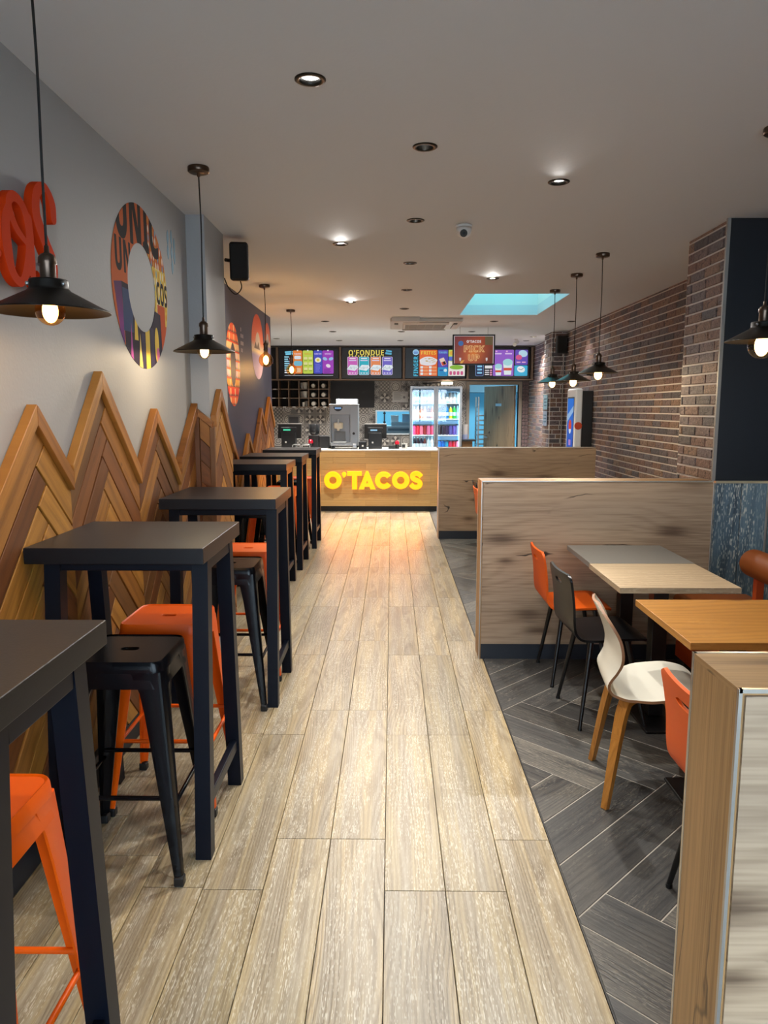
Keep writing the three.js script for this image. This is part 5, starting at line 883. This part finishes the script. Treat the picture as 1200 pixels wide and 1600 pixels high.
  const n2 = thing('wall_notice', 'grey framed notice on the tiles above the left till', 'notice', [-1.92, 1.35, ZB + 0.006]); part(n2, 'frame', rbox(0.23, 0.2, 0.012, 0.003), std({ color: 0x6f7072, roughness: 0.4 })); part(n2, 'sheet', box(0.18, 0.13, 0.004, 0, 0.0, 0.006), std({ color: 0x38383c, roughness: 0.5 }));
  const n3 = thing('wall_notice', 'tiny grey card on the tiles under the cup shelf', 'notice', [-1.92, 1.517, ZB + 0.003]); part(n3, 'sheet', rbox(0.11, 0.08, 0.006, 0.001), std({ color: 0x6a6a6c, roughness: 0.5 }));
}
// hanging pick-up sign
{
  const t = thing('hanging_sign', "framed orange sign reading O'TACOS PICK UP hung from the ceiling", 'sign', [1.183, 2.417, -10.92]);
  const tex = canvasTex(512, 368, (c, W, Hh) => { const g = c.createLinearGradient(0, 0, W, Hh); g.addColorStop(0, '#7a2d34'); g.addColorStop(0.5, '#a8441f'); g.addColorStop(1, '#6e2f20'); c.fillStyle = g; c.fillRect(0, 0, W, Hh); const q = c.createRadialGradient(256, 230, 20, 256, 230, 220); q.addColorStop(0, 'rgba(240,130,40,0.9)'); q.addColorStop(1, 'rgba(200,80,30,0)'); c.fillStyle = q; c.fillRect(0, 0, W, Hh); c.fillStyle = '#6d5a38'; c.fillRect(400, 0, 100, 120); c.fillStyle = '#3f6fb0'; c.beginPath(); c.arc(88, 100, 34, 0, 7); c.fill(); c.fillStyle = '#e9e2e6'; c.fillRect(0, 0, W, 6); c.fillRect(0, 0, 8, Hh); c.fillRect(W - 8, 0, 8, Hh); txt(c, "O'TACOS", 256, 92, 46, '#ffffff', 'bold', 'center'); c.lineWidth = 7; c.strokeStyle = '#ffd08a'; c.font = 'bold 120px sans-serif'; c.textAlign = 'center'; c.save(); c.scale(1, 0.95); c.strokeText('PICK', 256, 225); c.strokeText('UP', 256, 350); c.restore(); c.fillStyle = '#e8dfe0'; for (const x of [82, 424]) { c.beginPath(); c.moveTo(x - 12, 290); c.lineTo(x + 12, 290); c.lineTo(x + 12, 320); c.lineTo(x, 340); c.lineTo(x - 12, 320); c.fill(); } c.fillStyle = '#f0a83a'; c.beginPath(); c.moveTo(96, 330); c.lineTo(140, 320); c.lineTo(110, 366); c.lineTo(80, 366); c.fill(); });
  part(t, 'frame', merge([rbx(-0.305, 0.305, 0.195, 0.215, -0.025, 0.025, 0.004), rbx(-0.305, 0.305, -0.215, -0.195, -0.025, 0.025, 0.004), rbx(-0.305, -0.285, -0.195, 0.195, -0.025, 0.025, 0.004), rbx(0.285, 0.305, -0.195, 0.195, -0.025, 0.025, 0.004)]), blackM);
  part(t, 'backing', box(0.572, 0.392, 0.03, 0, 0, -0.006), blackM);
  part(t, 'display', uvFit(box(0.572, 0.392, 0.002, 0, 0, 0.011), -0.286, 0.286, -0.196, 0.196), std({ color: 0x000000, emissive: 0xffffff, emissiveMap: tex, emissiveIntensity: 0.8, roughness: 0.3 }));
  for (const x of [-0.2, 0.2]) part(t, 'hanger_wire', limb([x, 0.21, 0], [x, CEIL - 2.417, 0], 0.003, 0.003, 6), steelM);
  const l = new THREE.RectAreaLight(new THREE.Color(1, 0.45, 0.2), 0.25, 0.57, 0.39); l.name = 'sign_light'; l.position.set(0, 0, 0.03); l.rotation.y = Math.PI; t.add(l);
}
// order terminal
{
  const t = thing('order_terminal', 'white self-order terminal with blue screen mounted on brick wall', 'terminal', [2.415, 1.39, -10.1]);
  const w = std({ color: 0xf2f3f6, roughness: 0.3 });
  part(t, 'housing', rbox(0.1, 0.9, 0.46, 0.025, 0.05, 0, 0, 4), w); part(t, 'wall_mount', rbx(0.095, 0.245, -0.5, 0.42, -0.2, 0.2, 0.01), std({ color: 0x14161c, roughness: 0.5 }));
  part(t, 'bezel', rbx(-0.004, 0.004, -0.42, 0.34, -0.17, 0.19, 0.003), blackM);
  const tex = canvasTex(220, 460, (c, W, Hh) => { const g = c.createLinearGradient(0, 0, 0, Hh); g.addColorStop(0, '#2d7fe8'); g.addColorStop(1, '#0f4fc0'); c.fillStyle = g; c.fillRect(0, 0, W, Hh); c.fillStyle = '#9cc4f0'; c.beginPath(); c.moveTo(0, 140); c.lineTo(W, 60); c.lineTo(W, 110); c.lineTo(0, 200); c.fill(); c.fillStyle = '#e0452c'; c.beginPath(); c.arc(110, 230, 50, 0, 7); c.fill(); c.fillStyle = '#e8f0fa'; c.beginPath(); c.arc(110, 260, 40, 0, Math.PI); c.fill(); c.fillStyle = '#d8a8d8'; rr(c, 70, 350, 80, 50, 10, '#b48ad8'); });
  const sg = box(0.002, 0.72, 0.33, -0.0045, -0.04, 0.01); part(t, 'display', uvFit(sg, -0.155, 0.175, -0.4, 0.32, 'z', 'y'), std({ color: 0, emissive: 0xffffff, emissiveMap: tex, emissiveIntensity: 0.9 }));
  part(t, 'orange_badge', at(new THREE.CylinderGeometry(0.05, 0.05, 0.004, 28).rotateX(Math.PI / 2), 0.05, -0.04, 0.231), std({ color: 0xd84a22, roughness: 0.4 }));
  const l = new THREE.RectAreaLight(new THREE.Color(0.35, 0.55, 1), 0.4, 0.33, 0.7); l.name = 'screen_light'; l.position.set(-0.01, -0.04, 0.01); l.rotation.y = Math.PI / 2; t.add(l);
}
// notices on the far pillar
for (const [l, y0, y1, c] of [['pale blue notice on the far brick pillar, upper of two', 1.56, 1.79, 0x8fb4c4], ['pale grey notice on the far brick pillar, lower of two', 1.307, 1.538, 0x9aa6ba]]) { const n = thing('wall_notice', l, 'notice', [2.42, (y0 + y1) / 2, -11.8]); part(n, 'sheet', rbox(0.006, y1 - y0, 0.3, 0.001), std({ color: c, roughness: 0.4 })); part(n, 'print', merge([0, 1, 2].map((i) => box(0.002, 0.02, 0.2, -0.003, 0.05 - i * 0.05, 0))), std({ color: 0x4a6a80 })); }

// ================================================================ FRIDGE AND DRINKS
{
  const X0 = 0.343, X1 = 1.304, ZF = -13.87, ZR = -14.54, T = 1.984;
  const t = thing('display_fridge', 'two-door glass drinks fridge glowing blue behind the counter', 'fridge');
  const gm = std({ color: 0x85898f, roughness: 0.35, metalness: 0.5 }), inM = std({ color: 0xc4dfee, roughness: 0.5 });
  part(t, 'cabinet', merge([bx(X0, X0 + 0.03, 0, T, ZR, ZF - 0.04), bx(X1 - 0.03, X1, 0, T, ZR, ZF - 0.04), bx(X0, X1, T - 0.03, T, ZR, ZF - 0.04), bx(X0, X1, 0, 0.3, ZR, ZF - 0.04)]), gm);
  part(t, 'liner', bx(X0 + 0.03, X1 - 0.03, 0.3, T - 0.03, ZR, ZR + 0.03), inM);
  part(t, 'mullion', bx(0.811, 0.837, 0.3, T, ZF - 0.09, ZF - 0.04), blackM);
  const glM = std({ color: 0x5d8fb8, roughness: 0.4 });
  const shelfY = [0.51, 0.8, 1.085, 1.39, 1.68]; // bottoms of rows
  for (const [a, b, h] of [[X0, 0.822, 'left'], [0.826, X1, 'right']]) {
    const d = new THREE.Group(); d.name = 'door'; t.add(d); const f = 0.042;
    part(d, 'door_frame', merge([bx(a, a + f, 0.3, T, ZF - 0.04, ZF), bx(b - f, b, 0.3, T, ZF - 0.04, ZF), bx(a + f, b - f, T - f, T, ZF - 0.04, ZF), bx(a + f, b - f, 0.3, 0.34, ZF - 0.04, ZF)]), gm);
    part(d, 'pane', bx(a + f, b - f, 0.34, T - f, ZF - 0.022, ZF - 0.018), glassM);
    part(d, 'door_handle', rbx(h === 'left' ? b - 0.03 : a + 0.012, h === 'left' ? b - 0.012 : a + 0.03, 0.95, 1.35, ZF, ZF + 0.03, 0.006), steelM);
    part(d, 'header_panel', bx(a + f, b - f, T - f - 0.07, T - f, ZF - 0.06, ZF - 0.045), glM);
    for (const y of shelfY) { part(t, 'shelf', bx(a + 0.03, b - 0.03, y - 0.02, y, ZR + 0.04, ZF - 0.1), std({ color: 0xdbe8ee, roughness: 0.4 })); }
    part(t, 'price_strip', bx(a + 0.035, b - 0.035, 1.29, 1.36, ZF - 0.099, ZF - 0.095), glM); if (h === 'right') part(t, 'price_strip', bx(a + 0.035, b - 0.035, 0.99, 1.055, ZF - 0.099, ZF - 0.095), glM);
  }
  const ledM = std({ color: 0xffffff, emissive: new THREE.Color(0.5, 0.85, 1), emissiveIntensity: 3 });
  for (const [x, ry] of [[X0 + 0.04, -0.75], [0.795, 0.6], [0.853, -0.6], [X1 - 0.04, 0.75]]) { part(t, 'led_strip', bx(x - 0.008, x + 0.008, 0.36, 1.9, ZF - 0.075, ZF - 0.065), ledM); const l = new THREE.RectAreaLight(new THREE.Color(0.36, 0.76, 1), 19, 0.016, 1.5); l.name = 'fridge_light'; l.position.set(x, 1.13, ZF - 0.078); l.rotation.y = ry * 0.6; t.add(l); }
  // drinks
  const mats = {}; const mm = (c) => mats[c] ??= phys({ color: c, roughness: 0.25, clearcoat: 0.4 });
  const bottleG = lathe([[0, 0], [0.03, 0], [0.032, 0.006], [0.032, 0.13], [0.026, 0.16], [0.013, 0.195], [0.0125, 0.21], [0, 0.21]], 18), capG = lathe([[0, 0.225], [0.0145, 0.225], [0.0145, 0.207], [0, 0.207]], 14), bandG = lathe([[0.0325, 0.05], [0.0328, 0.052], [0.0328, 0.11], [0.0325, 0.112]], 18), canG = lathe([[0, 0.004], [0.022, 0.0], [0.031, 0.012], [0.031, 0.15], [0.025, 0.162], [0, 0.16]], 18), lidG = lathe([[0, 0.164], [0.025, 0.166], [0.0265, 0.162], [0, 0.161]], 16);
  const put = (kind, c, x, y, sc, label, c2) => { const o = thing(kind, label, kind === 'drink_can' ? 'can' : 'bottle', [x, y, ZF - 0.15]); if (kind === 'drink_can') { part(o, 'can_body', canG, mm(c)); part(o, 'lid', lidG, steelM); } else { part(o, 'bottle_body', bottleG, mm(c)); part(o, 'cap', capG, mm(c2 ?? 0xf0f4f6)); part(o, 'paper_label', bandG, mm(c2 ?? 0xe6f0f4)); } o.scale.setScalar(sc); };
  const rows = [
    ['drink_bottle', 0.8, 1.1, [0x20141c, 0x2a1a28, 0x1e1c30, 0x5a2a2c, 0xbfd6e2, 0xd8cfc8], [0xd0e4ee], 'bottom', 'left', 'bottle'],
    ['drink_can', 0.8, 1.05, [0x1674d8, 0x1a7ae0, 0x1f9fd0, 0xd8305a, 0xd01f3a, 0xe87aa0], null, 'bottom', 'right', 'can'],
    ['drink_can', 1.085, 1.1, [0xe04a7a, 0xd81f3a, 0xe87a9a, 0x8a1a24, 0xd86a9a, 0xc83a5a], null, 'second', 'left', 'can'],
    ['drink_can', 1.085, 1.1, [0x191424, 0x241c38, 0x2a2046, 0x4a4a9a, 0x5a48a8, 0x8a8ac8], null, 'second', 'right', 'can'],
    ['drink_bottle', 1.39, 1.0, [0xf0d8c8, 0xe8c8b0, 0xd8703a, 0xe8b090, 0x6a2c1a, 0xb8562c], [0xf4ede4], 'third', 'left', 'bottle'],
    ['drink_bottle', 1.39, 1.05, [0x1f3f90, 0x2a5ab0, 0x2a80c8, 0xd8d040, 0x2ab04a, 0x8fe0b0], [0xbfe4f2], 'third', 'right', 'bottle'],
    ['drink_bottle', 1.68, 1.0, [0x8fe4e4, 0x7fd8e8, 0xd8f4f6, 0x9fe8f0, 0xbfeef4, 0xe8f6f8], [0xe8f8fa], 'fourth', 'left', 'bottle'],
    ['drink_bottle', 1.68, 1.0, [0xe8f4fa, 0xd8ecf6, 0x9fd0ee, 0xf0f6f8, 0xd0eaf4, 0xe8f2f6], [0xf4f8fa], 'fourth', 'right', 'bottle'],
  ];
  const names = { 0x20141c: 'dark', 0x2a1a28: 'dark plum', 0x1e1c30: 'dark blue', 0x5a2a2c: 'brown-red' };
  const hue = (c) => { const k = new THREE.Color(c), h = {}; k.getHSL(h); if (h.l < 0.15) return 'near-black'; if (h.s < 0.2) return 'whitish'; const d = h.h * 360; const n = d < 15 || d > 345 ? 'red' : d < 45 ? 'orange' : d < 70 ? 'yellow' : d < 165 ? 'green' : d < 195 ? 'turquoise' : d < 245 ? 'blue' : d < 290 ? 'purple' : 'pink'; return h.l > 0.72 ? 'pale ' + n : n; };
  for (const [kind, y, sc, cs, c2, shelf, side, w] of rows) { const a = side === 'left' ? X0 + 0.085 : 0.907; cs.forEach((c, i) => put(kind, c, a + i * 0.066, y, sc, `${hue(c)} drinks ${w}, ${ORD[i]} from the left on ${shelf} shelf, ${side} fridge door`, c2?.[0])); }
  // lamp on top
  const lp = thing('wall_lamp', 'glowing picture lamp on a dark arm above the fridge', 'lamp', [0.966, 2.05, -14.23]); part(lp, 'arm', limb([-0.38, 0.0, -0.03], [0.02, 0.012, 0], 0.012, 0.012, 8), blackM); part(lp, 'bracket', limb([-0.2, 0.0, 0], [-0.2, 0.0, -0.33], 0.01, 0.01, 8), blackM);
  part(lp, 'shade', rbox(0.22, 0.05, 0.07, 0.012, 0.08, 0.0, 0), std({ color: 0xffffff, emissive: new THREE.Color(1, 0.85, 0.6), emissiveIntensity: 3 })); const pl = new THREE.PointLight(new THREE.Color(1, 0.82, 0.6), 0.35); pl.name = 'lamp_light'; pl.position.set(0.08, 0, 0); pl.castShadow = true; lp.add(pl);
}
// side table with a bag by the door
{
  const t = thing('side_counter', 'dark-topped side counter between fridge and kitchen door', 'counter'); part(t, 'worktop', bx(1.318, 1.57, 0.97, 1.0, -14.28, -13.86), blackM); part(t, 'cabinet', bx(1.323, 1.512, 0, 0.97, -14.28, -13.91), std({ color: 0x7a5a38, roughness: 0.6 }));
  const b = thing('paper_roll', 'grey paper towel roll hung on the tiles beside the fridge', 'paper roll', [1.386, 1.0, -14.09]); part(b, 'roll', cyl(0.055, 0.055, 0.28, 0, 0, 0, 24), std({ color: 0x8d8a88, roughness: 0.7 })); part(b, 'sleeve', cyl(0.057, 0.057, 0.09, 0, 0, 0, 24), std({ color: 0x6a7390, roughness: 0.5 }));
}
// ================================================================ KITCHEN CONTENTS
{
  const lm = std({ color: 0xffffff, emissive: new THREE.Color(0.5, 0.85, 1), emissiveIntensity: 2 });
  for (const [x, l] of [[2.3, 'flat kitchen ceiling light over the tray trolley'], [-0.6, 'flat kitchen ceiling light behind the hatch']]) { const t = thing('ceiling_light', l, 'light', [x, 2.546, -15.95]); part(t, 'frame', rbox(1.24, 0.04, 0.64, 0.006, 0, -0.02, 0), whiteM); part(t, 'diffuser', box(1.18, 0.004, 0.58, 0, -0.041, 0), lm); const a = new THREE.RectAreaLight(new THREE.Color(0.62, 0.9, 1), 26, 1.18, 0.58); a.name = 'kitchen_light'; a.position.set(0, -0.048, 0); a.rotation.x = -Math.PI / 2; t.add(a); }
  const t = thing('tray_trolley', 'steel trolley stacked with trays just inside the kitchen door', 'trolley', [2.03, 0, -16.0]);
  for (const x of [-0.2, 0.2]) for (const z of [-0.25, 0.25]) part(t, 'post', box(0.03, 1.72, 0.03, x, 0.96, z), steelM);
  for (let i = 0; i < 15; i++) { part(t, 'rail', merge([bx(-0.215, -0.19, 0.2 + i * 0.1, 0.212 + i * 0.1, -0.25, 0.25), bx(0.19, 0.215, 0.2 + i * 0.1, 0.212 + i * 0.1, -0.25, 0.25)]), steelM); if (i < 13) part(t, 'tray', merge([rbx(-0.185, 0.185, 0.214 + i * 0.1, 0.222 + i * 0.1, -0.24, 0.24, 0.002), rbx(-0.185, 0.185, 0.222 + i * 0.1, 0.245 + i * 0.1, 0.23, 0.24, 0.002)]), steelM); }
  for (const x of [-0.2, 0.2]) for (const z of [-0.25, 0.25]) part(t, 'caster', at(new THREE.CylinderGeometry(0.05, 0.05, 0.03, 18).rotateZ(Math.PI / 2), x, 0.05, z), blackM);
  const u = thing('kitchen_unit', 'white kitchen machine seen through the wall hatch', 'machine', [0.105, 0, -15.6]); part(u, 'cabinet', rbx(-0.22, 0.35, 0, 1.22, -0.3, 0.25, 0.01), std({ color: 0xbfd4de, roughness: 0.4 })); part(u, 'upper_case', rbx(-0.12, 0.32, 1.22, 1.3, -0.28, 0.2, 0.01), std({ color: 0x9fb8c6, roughness: 0.4 })); part(u, 'control_strip', bx(-0.18, 0.3, 1.12, 1.17, 0.25, 0.255), std({ color: 0x4a7084, roughness: 0.4 }));
  for (const [x, w, h, c, l] of [[0.06, 0.16, 0.12, 0xdfeef4, 'white box on the kitchen machine, nearer the ice cream machine'], [0.29, 0.17, 0.15, 0xa9cde6, 'pale blue box on the kitchen machine, nearer the fridge']]) { const b = thing('storage_box', l, 'box', [x * 1.05, 1.3, -15.57]); part(b, 'tub', rbox(w, h, 0.2, 0.01, 0, h / 2, 0), std({ color: c, roughness: 0.4 })); part(b, 'lid', rbox(w + 0.012, 0.016, 0.212, 0.004, 0, h + 0.006, 0), whiteM); }
  const ps = thing('kitchen_post', 'dark blue post with clips seen through the wall hatch', 'post', [-0.147, 0, -15.2]); part(ps, 'pole', box(0.03, 2.54, 0.03, 0, 1.27, 0), std({ color: 0x28506a, roughness: 0.4 })); part(ps, 'clip', merge([box(0.05, 0.03, 0.05, 0, 1.48, 0), box(0.05, 0.03, 0.05, 0, 1.3, 0)]), blackM);
}
renderer.render(scene, camera);
